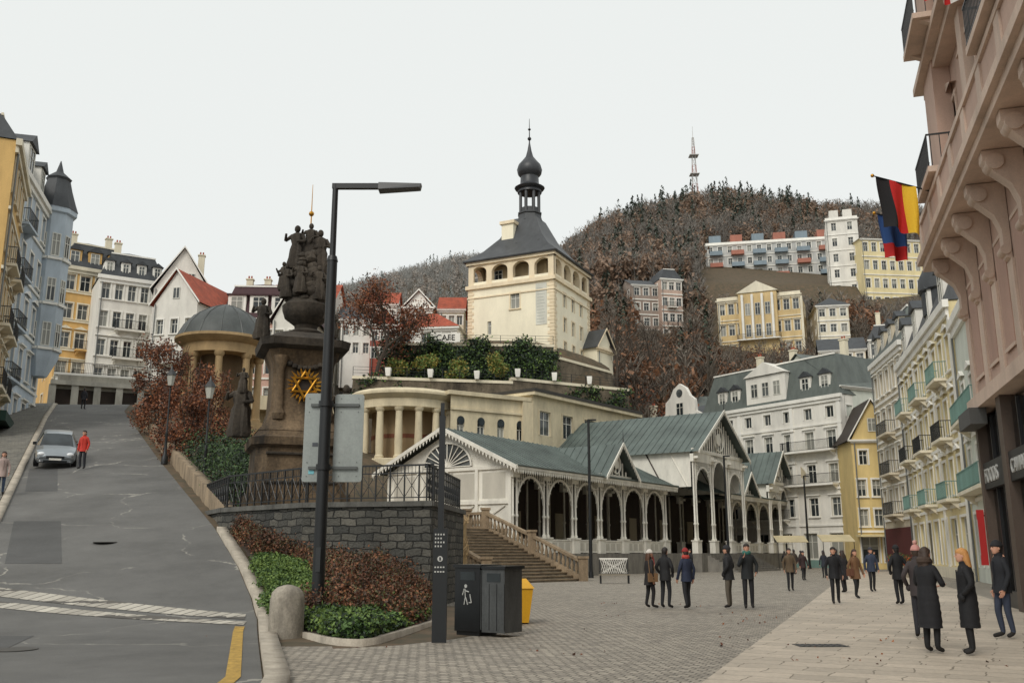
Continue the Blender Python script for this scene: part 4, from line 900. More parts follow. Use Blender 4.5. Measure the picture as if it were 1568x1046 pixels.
mb,Fb,z1=building((-31.2,97.5),(-23.4,98),9,12,14,[(1.5,1.7,5,1,'s'),(4.8,1.7,5,1,'s'),(8,1.7,5,1,'s'),(11.2,1.6,5,1.1,'s')],PINK,WHITE,'mansard',3.9,MAROON,2,(4,7.4,10.6),.5)
for a in cs(3,Fb.L,1.6): dormer(mb,Fb,a,-.1,z1+.7,1.9,1.9,WHITE,MAROON,1.8,'f')
for a in(2,4,6): chimney(mb,Fb,a,-4,z1+3,z1+5.4)
mb.build('red_roofed_house')
mb,Fb,z1=building((-24.8,94.5),(-20.5,94.5),8,12,13,rows5(3,.9,1.5,3.1,1.2,4),OFW,WHITE,'gablefront',4.4,MAROON,2,(),0); mb.build('gabled_house')
mb,Fb,z1=building((-30,112),(-22,112),8,16,16,rows5(4,.9,1.5,3.1,1.2,4),OFW,WHITE,'gable',3.0,REDROOF,2,(),.3); chimney(mb,Fb,2,-4,z1+2,z1+5); chimney(mb,Fb,5,-4,z1+2,z1+5); mb.build('white_house')
mb=MB(); Fq=Fr((-41.2,83),(-31.0,87.5)); LWm=M('arcade_wall',S(184,180,168),.9,.3)
Fq.box(mb,'masonry',LWm,0,Fq.L,-1.6,-.6,11,17.4); Fq.box(mb,'coping',LWm,-.2,Fq.L+.2,-1.7,.1,16.3,16.7)
for i in range(7): Fq.box(mb,'piers',LWm,i*Fq.L/6-.3,i*Fq.L/6+.3,-.6,0,11,16.3)
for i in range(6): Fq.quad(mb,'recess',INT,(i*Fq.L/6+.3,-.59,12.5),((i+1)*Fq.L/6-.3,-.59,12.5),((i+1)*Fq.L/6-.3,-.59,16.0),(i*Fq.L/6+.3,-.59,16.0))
balcony(mb,Fq,0,Fq.L,17.4,.05); mb.build('arcaded_retaining_wall')
# ---------------------------------------------------------------- right-hand middle buildings
TEAL=M('teal_balcony',S(118,152,144),.6,.18); GSL=M('green_grey_slate',S(98,105,100),.6,.25,1)
mb,Fb,z1=building((23.0,112),(33.9,96),14,0,17.6,[(.9,2.6,6,1.7,'s')]+[(5.2+i*3.45,1.9,7,1.15,'slh') for i in range(3)]+[(15.3,1.2,7,1.0,'s')],OFW,WHITE,'mansard',4.6,GSL,5,(4.2,7.9,14.6),.7,pil=(.3,5.6,13,19.1),base_m=M('teal_shopfront',S(120,150,142)),base_h=.8)
for a,w in((9.7,5.6),): 
    Fb.box(mb,'attic_storey',OFW,a-w/2,a+w/2,-2.4,.02,z1,z1+3.4)
    for k in(-1.6,0,1.6): pane(mb,Fb,a+k,z1+1.0,1.0,1.6,.03)
    mb.add('attic_gable',OFW,[Fb.P(a-w/2-.2,.25,z1+3.4),Fb.P(a+w/2+.2,.25,z1+3.4),Fb.P(a,.25,z1+4.9),Fb.P(a-w/2-.2,-3.5,z1+3.4),Fb.P(a+w/2+.2,-3.5,z1+3.4),Fb.P(a,-3.5,z1+4.9)],[(0,1,2),(1,4,5,2),(3,0,2,5)])
for a in(3,5,15,17.5): dormer(mb,Fb,a,-.2,z1+.4,1.4,2.0,OFW,SLATE)
for z,a0,a1 in((8.5,12,18.5),(12,12,18.5),(8.5,1,5),(5.0,7,12)): balcony(mb,Fb,a0,a1,z,1.0)
for a in(4,9,16): chimney(mb,Fb,a,-6,z1+3.5,z1+7)
for i,(a,c_) in enumerate(((8,S(176,80,66)),(9.2,S(214,184,90)),(15,S(206,196,170)))):
    A=Vector(Fb.P(a,.1,9.2)); B=Vector(Fb.P(a,1.5,10.4)); mb.cyl('flagpoles',WHITE,A,B,.035,seg=5); mb.quad('flags',M('flag_%d'%i,c_,.8,.1),B,A.lerp(B,.45),A.lerp(B,.45)+Vector((0,0,-.9)),B+Vector((0,0,-1.2)))
mb.build('white_hotel')
mb,Fb,z1=building((34.2,96.5),(39.5,99),12,0,18.5,[(9,1.6,1,1,'s')],GRW,WHITE,'gable',4.5,GSL,0,(),.3); mb.build('green_house')
mb,Fb,z1=building((18.7,118),(23.0,112.2),10,0,16.8,[(5+i*3.4,1.9,3,1.1,'sl') for i in range(3)]+[(15.2,1.2,3,.9,'s')],OFW,WHITE,'gable',3,SLATE,0,(4.2,7.9,14.6),.6)
pr=[(0,0),(.3,1.2),(1.1,1.6),(1.2,3.0),(2,3.6),(2.6,4.6),(3.6,5.2)]; L=Fb.L
pr2=pr+[(L-a,b) for a,b in reversed(pr)]
mb.loft('baroque_gable',OFW,[[Fb.P(a,.1,z1+b) for a,b in pr2],[Fb.P(a,-.4,z1+b) for a,b in pr2]]); pane(mb,Fb,L/2,z1+1,1.2,1.8,.12)
mb.cyl('clock',G2,Fb.P(L/2,.1,z1+4),Fb.P(L/2,.16,z1+4),.5,seg=16)
mb.build('baroque_house')
mb,Fb,z1=building((32.9,91),(37.0,90.6),8,0,12.2,[(.6,2.4,2,1.6,'s')]+[(4+i*2.8,1.6,3,.8,'sl') for i in range(2)]+[(9.8,1.4,2,.8,'s')],M('bright_yellow_wall',S(226,200,138),.85,.14),WHITE,'gablefront',4.0,DKWOOD,0,(3.4,),.3); pane(mb,Fb,Fb.L/2,z1+.8,.8,1.3,.02)
Fb.box(mb,'awning',YEL2,-.2,Fb.L,.01,1.6,3.0,3.2); mb.build('yellow_house')
mb,Fb,z1=building((33.6,86.0),(31.8,75),12,0,18.5,[(.8,2.6,4,1.6,'s')]+[(5+i*3.4,1.9,5,1.1,'slh') for i in range(4)],BEI,WHITE,'mansard',3.2,GSL,3,(4.2,7.7,11.1,14.5),.8,base_m=M('maroon_shopfront',S(92,36,34)),base_h=3.6)
for a in cs(4,Fb.L): dormer(mb,Fb,a,-.2,z1+.2,1.4,2.0,BEI,SLATE)
for z in(4.7,8.1,11.5): balcony(mb,Fb,3.6,7.2,z,.9,DARK,BEI)
mb.build('beige_house')
mb,Fb,z1=building((31.2,74.4),(25.9,54),12,0,16.2,[(.8,2.8,7,1.8,'s')]+[(5+i*3.6,2.1,9,1.15,'slp') for i in range(3)],YEL2,WHITE,'mansard',3.0,SLATE,0,(4.2,7.9,11.5),.9,pil=(.3,7,14,21),base_m=CREAMY,base_h=.7)
for z,c_ in((4.7,TEAL),(8.3,DARK),(11.9,TEAL)):
    for a in(3,10,17.5): balcony(mb,Fb,a-1.6,a+1.6,z,.8,c_,CREAMY)
for a in cs(4,Fb.L): dormer(mb,Fb,a,-.2,z1+.3,1.8,2.3,WHITE,SLATE)
dc=Fb.P(13,-1.6,0); mb.lathe('corner_dome',SLATE,(dc[0],dc[1],z1+1),[(1.6,0),(1.6,1.6),(1.8,1.7),(1.7,2.6),(1.2,3.6),(.5,4.3),(.4,5),(.5,5.3),(.1,6),(.02,7.5)],14); mb.ell('dome_finial',GOLD,(dc[0],dc[1],z1+7.6),(.3,.3,.5),8,6)
mb.build('pale_yellow_hotel')
mb,Fb,z1=building((25.6,53),(21.6,41),10,0,14.5,[(.8,2.8,4,1.8,'s')]+[(5+i*3.6,2.1,4,1.15,'slp') for i in range(2)],GRW,WHITE,'flat',3,SLATE,0,(4.2,7.9),.9)
for z in(4.7,8.3): balcony(mb,Fb,2,10,z,.9,TEAL,CREAMY)
mb.build('pale_green_house')
# ---------------------------------------------------------------- big pink building on the right
mb=MB(); Lr=31; BX=14.95; Fp=Fr((BX,30),(BX-.29*Lr,30-.957*Lr)); L=Fp.L; z1=27
SHOP=M('shop_interior',S(76,56,42),.6,.6,.8,bump=0); PTR=M('pink_trim',S(214,190,172),.8,.18,.8); SIGN=M('sign_dark',S(34,34,36),.4)
wall(mb,Fp,5.9,z1,[(12.9,3.0,cs(9,L),1.5,'slp'),(18.7,2.8,cs(9,L),1.5,'slh'),(23.3,2.2,cs(9,L),1.4,'s')],PBEI,PTR)
Fs=Fr(Fp.P(0,-14,0)[:2],Fp.P(0,0,0)[:2]); wall(mb,Fs,0,z1,[],PBEI,PTR)
mb.quad('roof',SLATE,Fp.P(0,0,z1),Fp.P(L,0,z1),Fp.P(L,-14,z1),Fp.P(0,-14,z1))
mb.quad('rear_wall',PBEI,Fp.P(0,-14,0),Fp.P(L,-14,0),Fp.P(L,-14,z1),Fp.P(0,-14,z1)); mb.quad('rear_wall',PBEI,Fp.P(L,0,0),Fp.P(L,-14,0),Fp.P(L,-14,z1),Fp.P(L,0,z1))
Fp.quad(mb,'shop_back',SHOP,(0,-2.2,0),(L,-2.2,0),(L,-2.2,5.9),(0,-2.2,5.9))
Fp.quad(mb,'soffit',PTR,(0,-2.2,5.9),(L,-2.2,5.9),(L,0,5.9),(0,0,5.9))
def see_glass(name):
    m=bpy.data.materials.new(name); m.use_nodes=True; nt=m.node_tree; o=nt.nodes['Material Output']
    t=nn(nt,'ShaderNodeBsdfTransparent'); t.inputs[0].default_value=(.7,.74,.73,1); g=nn(nt,'ShaderNodeBsdfGlossy'); g.inputs['Roughness'].default_value=.03; mx=nn(nt,'ShaderNodeMixShader'); fr=nn(nt,'ShaderNodeFresnel'); fr.inputs[0].default_value=1.6
    nt.links.new(fr.outputs[0],mx.inputs[0]); nt.links.new(t.outputs[0],mx.inputs[1]); nt.links.new(g.outputs[0],mx.inputs[2]); nt.links.new(mx.outputs[0],o.inputs['Surface']); return m
GLS=see_glass('shop_glass')
nb=8; w=L/nb
for i in range(nb+1): Fp.box(mb,'shop_piers',M('shop_pier',S(92,78,68),.5,.2),max(0,i*w-.3),i*w+.3,-.35,.08,0,5.9)
for i in range(nb):
    a0,a1=i*w+.3,(i+1)*w-.3
    Fp.quad(mb,'shop_glass',GLS,(a0,-.2,.5),(a1,-.2,.5),(a1,-.2,3.5),(a0,-.2,3.5)); Fp.quad(mb,'shop_glass',GLS,(a0,-.2,4.3),(a1,-.2,4.3),(a1,-.2,5.7),(a0,-.2,5.7))
    Fp.box(mb,'shop_sign_band',SIGN,a0,a1,-.22,.02,3.5,4.3); Fp.box(mb,'stall_riser',SIGN,a0,a1,-.25,-.1,0,.5)
    for k in range(1,3): Fp.box(mb,'shop_mullions',SIGN,a0+(a1-a0)*k/3-.04,a0+(a1-a0)*k/3+.04,-.196,-.1,.5,3.5); Fp.box(mb,'shop_mullions',SIGN,a0+(a1-a0)*k/3-.04,a0+(a1-a0)*k/3+.04,-.196,-.1,4.3,5.7)
    for k in range(7):
        x=a0+.3+k*(a1-a0-.6)/6; c_=random.choice([S(190,60,60),S(200,180,140),S(120,160,180),S(220,220,210),S(60,60,70)]); h=random.uniform(.4,1.6); gm=M('goods%d%d%d'%tuple(int(v*20) for v in c_),c_,.7)
        mb.lathe('window_display',gm,Fp.P(x,-.65,.5),[(.12,0),(.16,h*.3),(.1,h*.55),(.18,h*.75),(.14,h*.9),(.04,h)],10)
        if k%2: Fp.box(mb,'window_posters',gm,x-.2,x+.15,-.26,-.24,4.5,5.4)
Fp.box(mb,'lower_moulding',PTR,0,L,.002,.25,5.9,6.3)
for i in range(14):
    a=.5+i*2.25
    if a>L-.5: break
    pf=[(.02,8.9),(.16,8.95),(.2,9.3),(.2,9.7),(.34,10.1),(.7,10.45),(.92,10.75),(.92,10.98),(.02,10.98)]
    mb.loft('consoles',PTR,[[Fp.P(a-.2,b,z) for b,z in pf],[Fp.P(a+.2,b,z) for b,z in pf]])
    mb.cyl('consoles',PTR,Fp.P(a-.26,.66,10.68),Fp.P(a+.26,.66,10.68),.2,seg=14); mb.cyl('consoles',PTR,Fp.P(a-.24,.17,9.15),Fp.P(a+.24,.17,9.15),.13,seg=12)
    Fp.box(mb,'pilaster_strips',PTR,a-.3,a+.3,.002,.07,6.3,8.9)
    if a+2.0<L:
        PPN=M('pink_panel',S(186,152,136)); Fp.box(mb,'wall_panel',PPN,a+.6,a+1.7,.003,.04,6.9,9.8); Fp.box(mb,'wall_panel_frame',PTR,a+.5,a+1.8,.041,.07,9.8,9.9); Fp.box(mb,'wall_panel_frame',PTR,a+.5,a+1.8,.041,.07,6.8,6.9)
Fp.box(mb,'balcony_slab',PTR,-.8,L,-.1,1.05,11.0,11.25); Fp.box(mb,'balcony_slab',PTR,-.95,L,-.1,1.2,11.251,11.5); Fp.box(mb,'balcony_parapet',PBEI,-.8,L,.9,1.05,11.501,12.45); Fp.box(mb,'balcony_parapet',PTR,-.9,L,.84,1.12,12.451,12.62)
for i in range(14): Fp.box(mb,'balcony_parapet',PTR,i*2.25-.4,i*2.25+.1,.8,1.1,11.502,12.452)
Fp.box(mb,'upper_cornice',PTR,-.5,L,.0,.5,17.2,17.5); Fp.box(mb,'upper_cornice',PTR,-.75,L,.0,.8,17.501,17.75); Fp.box(mb,'top_cornice',PTR,-.8,L,.002,1.0,22.6,23.0)
for a in(.4,5.3,10.2,15.1,20,25): Fp.box(mb,'upper_pilasters',PTR,a-.35,a+.35,.003,.28,12.6,17.2); Fp.box(mb,'upper_pilasters',PTR,a-.35,a+.35,.003,.25,17.76,22.6)
for z in(12.7,17.8,):
    for a in(2.8,12.6): balcony(mb,Fp,a-1.4,a+1.4,z+.2,1.3,DARK,PTR)
Fp.box(mb,'corner_bay',PBEI,-.02,1.9,.01,.55,12.7,22.5)
Fp.box(mb,'awning_frame',M('awning_grey',S(88,88,86)),-.3,1.8,.02,.5,5.4,5.9)
rp=mb.build('pink_building')
text('FOODS',Fp.P(.55,.04,3.68),.62,LETW,Fp.ang(),rp); text('CAVIAR',Fp.P(w+.6,.04,3.7),.55,LETW,Fp.ang(),rp)
mb=MB(); RED=M('red_sign',S(186,38,36),.5,.1); Fp.box(mb,'panel',RED,-.12,.0,.1,.3,1.2,2.9); Fp.box(mb,'bracket',DARK,-.08,-.04,.0,.1,2.7,2.75); Fp.box(mb,'logo',LETW,-.06,-.0,.301,.306,1.5,2.6); mb.build('shop_sign')
def flag(name,base,tip,stripes,wdt,ln,vertical=True,j0=0):
    mb=MB(); base=Vector(base); tip=Vector(tip); mb.cyl('pole',DARK,base,tip,.03,.02,8); mb.ell('pole',GOLD,tip,(.06,.06,.06),8,6)
    d=(base-tip).normalized(); n=len(stripes); nx_=6*n; nz_=12
    grid=[[None]*(nx_+1) for _ in range(nz_+1)]
    for j in range(nz_+1):
        for i in range(nx_+1):
            p=tip+d*(.1+wdt*i/nx_)+Vector((0,0,-ln*j/nz_)); f=j/nz_
            p+=Vector((.0,1,0))*(.14*math.sin(i/nx_*11+f*2)*(.25+f))+Vector((0.25,0,0))*f*math.sin(f*2.2)*(1-i/nx_)*.9
            grid[j][i]=p
    for k in range(n):
        for j in range(nz_):
            for i in range(nx_):
                kk=(i*n//nx_) if vertical else (j*n//nz_)
                if kk==k: mb.quad('cloth',stripes[k],grid[j][i],grid[j][i+1],grid[j+1][i+1],grid[j+1][i])
    mb.build(name)
FK,FRd,FG,FW,FB_=M('flag_black',S(30,28,30),.9,.1,bump=0),M('flag_red',S(196,38,36),.9,.1,bump=0),M('flag_gold',S(236,190,50),.9,.1,bump=0),M('flag_white',S(225,225,220),.9,.1,bump=0),M('flag_blue',S(50,84,140),.9,.1,bump=0)
bp_=Vector(Fp.P(2.6,1.1,12.7)); flag('german_flag',bp_,(bp_.x-1.6,bp_.y+.35,bp_.z+.65),[FK,FRd,FG],1.25,1.65)
flag('blue_red_flag',bp_+Vector((0,.9,-.75)),(bp_.x-1.3,bp_.y+1.2,bp_.z-.3),[FB_,FB_,FRd],.85,1.45,False)
bp2=Vector(Fp.P(10.5,.9,15.7)); flag('striped_flag',bp2,(bp2.x-1.2,bp2.y+.3,bp2.z+.4),[FRd,FW]*4,1.1,1.3)
# ---------------------------------------------------------------- houses behind colonnade and on the hillside
def hb(name,u0,u1,y0,y1,zb,H,nr,nc,wm,rf='hip',rh=2,rm=SLATE,D=10,st='s',tm=WHITE,**k):
    p0=(u0*y0,y0); p1=(u1*y1,y1)
    fh=H/nr; rows=[(fh*i+fh*.3,fh*.5,nc,1.1,st) for i in range(nr)]
    mb,Fb,z1=building(p0,p1,D,zb,H,rows,wm,tm,rf,rh,rm,2,tuple(fh*i for i in range(1,nr)),.4,**k); return mb,Fb,z1
mb,Fb,z1=hb('',.118,.15,128,126,6,10.5,3,3,OFW,'mansard',2.4,SLATE); 
for a in cs(2,Fb.L): dormer(mb,Fb,a,-.2,z1+.2,1.2,1.5,WHITE,SLATE)
mb.build('white_house')
mb,Fb,z1=hb('',.153,.21,124,128,5,11,3,5,CREAMY,'mansard',3,M('dark_blue_roof',S(60,68,82),.5)); 
for a in cs(4,Fb.L): dormer(mb,Fb,a,-.2,z1+.2,1.2,1.6,WHITE,SLATE)
chimney(mb,Fb,2,-3,z1+1,z1+5); chimney(mb,Fb,5,-3,z1+1,z1+5); mb.build('cream_house')
mb,Fb,z1=hb('',.122,.17,146,147,12,8,2,4,YEL2,'gable',2.5,REDROOF); mb.build('yellow_house')
GB=M('grey_brick',S(158,142,130),.9,.2,1)
mb,Fb,z1=hb('',.133,.163,185,186,36,19,6,3,GB,'gable',2.4,SLATE); mb.build('townhouse')
mb,Fb,z1=hb('',.165,.188,184,185,36,20,6,3,M('pinkish_plaster',S(190,164,148)),'mansard',2.4,SLATE); 
for z in(42,46,50): balcony(mb,Fb,1,3.2,z,.9,DARK,OFW)
mb.build('townhouse')
BLG=M('blue_glass_balcony',S(126,142,152),.4,.15); RDP=M('red_panel',S(174,114,96),.8)
mb,Fb,z1=hb('',.216,.36,232,226,60,19,6,13,M('grey_plaster',S(192,192,188),.85),'flat',1,SLATE)
for i in range(6):
    for r_ in range(6):
        if (i+r_)%2==0 or r_>3: Fb.box(mb,'balconies',RDP if (i*3+r_)%4==0 else BLG,i*5.4+1,i*5.4+4.2,.05,1.4,60+r_*3.15+.1,60+r_*3.15+1.2)
for i in range(6): Fb.box(mb,'rooftop_units',RDP if i%2 else BLG,i*5.4+1,i*5.4+4,-6,-1,z1+.6,z1+2.8)
mb.build('apartment_block')
mb,Fb,z1=hb('',.352,.388,205,203,50,26,7,2,OFW,'flat',1,SLATE); 
for a in(1,4): Fb.box(mb,'rooftop_units',OFW,a,a+2,-5,-2,z1,z1+3)
mb.build('white_apartment_block')
mb,Fb,z1=hb('',.39,.475,200,202,49,21,5,9,YEL2,'hip',2,SLATE,14); mb.build('yellow_apartment_block')
VY=M('villa_yellow',S(214,188,138),.85,.18)  # villa yellow greyed for distance, haze put into the base colour
mb,Fb,z1=hb('',.226,.318,178,172,37,12.5,3,9,VY,'flat',1,SLATE,10,'sh',CREAMY,pil=(.3,5.5,10.6,15.8))
a0=Fb.L/2; Fb.box(mb,'portico',VY,a0-3.6,a0+3.6,.02,1.2,37,z1+.8)
mb.add('pediment',CREAMY,[Fb.P(a0-4,1.4,z1+.8),Fb.P(a0+4,1.4,z1+.8),Fb.P(a0,1.4,z1+3),Fb.P(a0-4,-6,z1+.8),Fb.P(a0+4,-6,z1+.8),Fb.P(a0,-6,z1+3)],[(0,1,2),(1,4,5,2),(3,0,2,5)])
for k in range(4): mb.cyl('columns',WHITE,Fb.P(a0-2.8+k*1.87,1.7,41),Fb.P(a0-2.8+k*1.87,1.7,z1+.3),.25,seg=10)
for k in(-1.87,0,1.87): pane(mb,Fb,a0+k,45.8,1,2.4,1.22); pane(mb,Fb,a0+k,41.6,1,2.4,1.22)
balcony(mb,Fb,a0-4,a0+4,41,2.4); Fb.box(mb,'terrace_wall',BEI,-3,Fb.L+3,1.3,2.4,32,37.3)
mb.build('yellow_villa')
mb,Fb,z1=hb('',.335,.385,152,150,24,10,3,4,BEI,'gable',3,SLATE); mb.build('beige_villa')
mb,Fb,z1=hb('',.39,.45,148,146,24,11,3,5,OFW,'mansard',2.6,SLATE); chimney(mb,Fb,2,-3,z1+1,z1+5); mb.build('white_villa')
mb,Fb,z1=hb('',.335,.37,172,171,38,9,3,3,CREAMY,'hip',2.2,SLATE); mb.build('cream_villa')
mb,Fb,z1=hb('',.20,.30,136,134,8,13,3,7,OFW,'gable',3.6,GSL); 
for a in(4,8): chimney(mb,Fb,a,-4,z1+2,z1+5)
mb.build('hillside_house')
mb,Fb,z1=hb('',.31,.43,122,118,3,20,5,8,OFW,'gable',4,GSL); mb.build('hillside_house')
mb=MB(); mx,my=73,352; mz=H1(mx,my)-2; RW_=M('mast_red',S(170,136,130),.6); WW_=M('mast_white',S(200,198,195),.6)
for s in range(9):
    z0_,z1_=mz+s*4.0,mz+(s+1)*4.0; w0,w1=2.0-s*.17,2.0-(s+1)*.17; m_=RW_ if s%2 else WW_
    for i in range(4):
        a=math.pi/4+i*math.pi/2; b=a+math.pi/2
        A=(mx+w0*math.cos(a),my+w0*math.sin(a),z0_);B=(mx+w1*math.cos(a),my+w1*math.sin(a),z1_);Cc=(mx+w1*math.cos(b),my+w1*math.sin(b),z1_)
        mb.cyl('lattice',m_,A,B,.14,seg=4); mb.cyl('lattice',m_,A,Cc,.09,seg=4); mb.cyl('lattice',m_,B,Cc,.09,seg=4)
mb.cyl('antenna',WW_,(mx,my,mz+35),(mx,my,mz+41),.15,.05,5)
for s in(3,5,7): mb.box('platforms',WW_,mx-1.8,mx+1.8,my-1.8,my+1.8,mz+s*4.0,mz+s*4.0+.3)
mb.build('radio_mast')
# ---------------------------------------------------------------- hillside trees
def tmpl_bare(n=66,h=11):
    V=[];Fc=[]
    def tri(p,q,w): 
        d=np.array(q)-np.array(p); s=np.cross(d,rng.normal(size=3)); s=s/np.linalg.norm(s)*w; k=len(V); V.extend([np.array(p)-s,np.array(p)+s,np.array(q)+s*.3,np.array(q)-s*.3]); Fc.append((k,k+1,k+2,k+3))
    tri((0,0,-1),(0,0,h*.75),.15); tri((0,0,-1),(0.1,.1,h*.75),.15)
    for i in range(n):
        z=h*rng.uniform(.3,.82); a=rng.uniform(0,6.28); l=rng.uniform(1.0,3.0)*(1.15-z/h*.7)
        p=np.array((0,0,z))+np.array((math.cos(a),math.sin(a),.4))*l*rng.uniform(0,.8); q=p+np.array((math.cos(a)*l*.55,math.sin(a)*l*.55,l*rng.uniform(.4,1.0))); tri(p,q,rng.uniform(.05,.13))
    return np.array(V),np.array(Fc)
def tmpl_leafy(n=110,h=9,r=2.6):
    V=[];Fc=[]
    for i in range(n):
        d=rng.normal(size=3); d/=np.linalg.norm(d); c=np.array((0,0,h*.6))+d*np.array((r,r,h*.38))*rng.uniform(.3,1.05)*(1+.3*math.sin(d[0]*6)*math.sin(d[1]*5))
        a=rng.normal(size=3)*.27; b=rng.normal(size=3)*.27; k=len(V); V.extend([c-a,c-b,c+a,c+b]); Fc.append((k,k+1,k+2,k+3))
    k=len(V); V.extend([np.array(v) for v in ((-.15,0,-1),(.15,0,-1),(.08,0,h*.7),(-.08,0,h*.7))]); Fc.append((k,k+1,k+2,k+3))
    return np.array(V),np.array(Fc)
def tmpl_con(h=13):
    V=[];Fc=[]
    for i in range(110):
        f=rng.random()**.7; z=h*(1-f)*.95+.6; r=2.2*f+.1; a=rng.uniform(0,6.28); k=len(V); q=r*rng.uniform(.45,1)
        c=np.array((math.cos(a)*q,math.sin(a)*q,z)); tdir=np.array((-math.sin(a),math.cos(a),0))*.3; o=np.array((math.cos(a)*.5,math.sin(a)*.5,-.4))
        V.extend([c-tdir-o*.4,c+tdir-o*.4,c+tdir*.3+o,c-tdir*.3+o]); Fc.append((k,k+1,k+2,k+3))
    return np.array(V),np.array(Fc)
T=[[tmpl_bare() for _ in range(6)],[tmpl_leafy() for _ in range(4)],[tmpl_con() for _ in range(3)]]
hm=[Mleaf('bare_twigs',S(116,106,94),S(90,82,73)),Mleaf('bare_twigs_far',S(124,118,110),S(104,99,93)),Mleaf('bare_twigs_hazy',S(152,151,147),S(136,135,131)),  # far and hazy sets are paler: aerial haze put into the base colours
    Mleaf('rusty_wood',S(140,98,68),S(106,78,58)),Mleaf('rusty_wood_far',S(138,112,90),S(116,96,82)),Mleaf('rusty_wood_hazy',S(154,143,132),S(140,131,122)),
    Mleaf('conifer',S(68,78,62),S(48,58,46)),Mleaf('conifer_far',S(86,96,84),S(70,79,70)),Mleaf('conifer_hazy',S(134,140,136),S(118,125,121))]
VV=[];FFc=[];MI=[];off=0
foot=[(.215,.33,168,190),(.128,.193,178,198),(.21,.48,194,246),(.33,.455,140,160),(.33,.375,166,182),(.19,.45,114,146),(.11,.22,120,138),(.115,.18,142,156)]
front=[(.215,.33,128,168),(.13,.19,156,178),(.21,.40,186,226),(.39,.48,160,196),(.33,.46,158,172)]
cnt=0
def plant(u,y,front_s=.6):
    global off,cnt
    x=u*y
    if u<.0 and y<137 : return
    if u>.05 and y>378: return
    if any(a<=u<=b and c<=y<=d for a,b,c,d in foot): return
    inf=any(a<=u<=b and c<=y<=d for a,b,c,d in front)
    cnt+=1
    con=.26 if (.12<u<.34 and y>265) else .05
    rus=.3+.35*(math.sin(x*.045+1)*math.sin(y*.035)>.25)
    k=rng.random(); kind=2 if k<con else (1 if k<con+(1-con)*rus else 0)
    if inf and kind==2: kind=0
    v,f=T[kind][rng.integers(len(T[kind]))]
    s=rng.uniform(.65,1.1)*(1 if y<150 else .85)*(front_s if inf else 1); a=rng.uniform(0,6.28); R2=np.array(((math.cos(a),-math.sin(a),0),(math.sin(a),math.cos(a),0),(0,0,1)))
    VV.append((v*s)@R2.T+np.array((x,y,H1(x,y)))); FFc.append(f+off); off+=len(v)
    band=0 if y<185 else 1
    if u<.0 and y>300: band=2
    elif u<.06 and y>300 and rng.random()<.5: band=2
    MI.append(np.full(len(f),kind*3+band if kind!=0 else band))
while cnt<9500: plant(rng.uniform(-.34,.62),math.sqrt(rng.uniform(118**2,560**2)))
cnt=0
while cnt<2600: plant(rng.uniform(.1,.55),rng.uniform(137,262))
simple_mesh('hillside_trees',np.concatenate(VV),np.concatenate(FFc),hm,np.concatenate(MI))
tree('red_leaved_tree',-14.2,94,12.5,1.2,8000,.13,RUS,lev=3,trunk=.28,z=17.5)
tree('bare_tree',12.8,113,11,.5,0,.1,RUS,lev=3,trunk=.22)
tree('bare_tree',15.5,118,13,.5,0,.1,RUS,lev=3,trunk=.25); tree('bare_tree',19,124,15,.8,1500,.2,RUS,lev=3,trunk=.28); tree('bare_tree',26,134,15,.5,0,.1,RUS,lev=3,trunk=.28); tree('bare_tree',23,150,16,.5,0,.1,RUS,lev=3,trunk=.28); tree('bare_tree',31,150,15,.5,0,.1,RUS,lev=3,trunk=.26)
# ---------------------------------------------------------------- lamps
def lantern(x,y,h):
    z=H1(x,y); mb=MB(); mb.lathe('post',DARK,(x,y,z),[(.16,0),(.16,.3),(.08,.5),(.06,1.4),(.08,1.45),(.045,1.6),(.04,h-.9),(.08,h-.85)],10)
    mb.lathe('lantern_glass',M('frosted_glass',S(190,190,180),.3),(x,y,z+h-.8),[(.13,0),(.22,.5)],6); mb.lathe('lantern_cap',DARK,(x,y,z+h-.3),[(.27,0),(.15,.2),(.06,.3),(.02,.5)],6); mb.build('street_lamp')
lantern(-16.6,45,4.6); lantern(-13.2,40.5,4.5)
def modern(x,y,h):
    mb=MB(); mb.cyl('pole',DARK,(x,y,0),(x,y,h),.12,.08,12); mb.cyl('base',DARK,(x,y,0),(x,y,.4),.17,.14,12); mb.box('arm',DARK,x-.05,x+.5,y-.06,y+.06,h-.1,h); mb.build('street_lamp')
modern(4.95,60.5,10.0); modern(18.0,80,9.6); modern(29,94,9)
# ---------------------------------------------------------------- car
CARP=M('silver_paint',S(150,156,160),.28,.06,.5,0,metal=.6); TYR=M('tyre',S(24,24,25),.9); HUB=M('hubcap',S(150,150,150),.35,metal=.6); LGT=M('headlight',S(225,228,230),.15,bump=0)
mb=MB(); ss=[(-2.05,.35,.75,.70,.80,.60),(-1.95,.24,.90,.84,.95,.72),(-1.5,.22,.95,.87,1.38,.58),(-.9,.2,.95,.88,1.48,.60),(0,.2,.93,.88,1.50,.62),(.35,.2,.92,.88,1.44,.60),(1.05,.2,.90,.87,.97,.72),(1.7,.24,.82,.84,.88,.66),(1.98,.3,.7,.76,.74,.58),(2.07,.35,.6,.66,.62,.5)]
rings=[]
for y,zb_,zbt,w,zr,wr in ss:
    h=[(w*.88,zb_),(w,zb_+.16),(w*1.01,(zb_+zbt)/2),(w*.97,zbt),(wr,zr-.03),(wr*.8,zr),(0,zr+.015)]
    rings.append([(a,y,b) for a,b in h]+[(-a,y,b) for a,b in h[-2::-1]])
nR=len(rings[0])
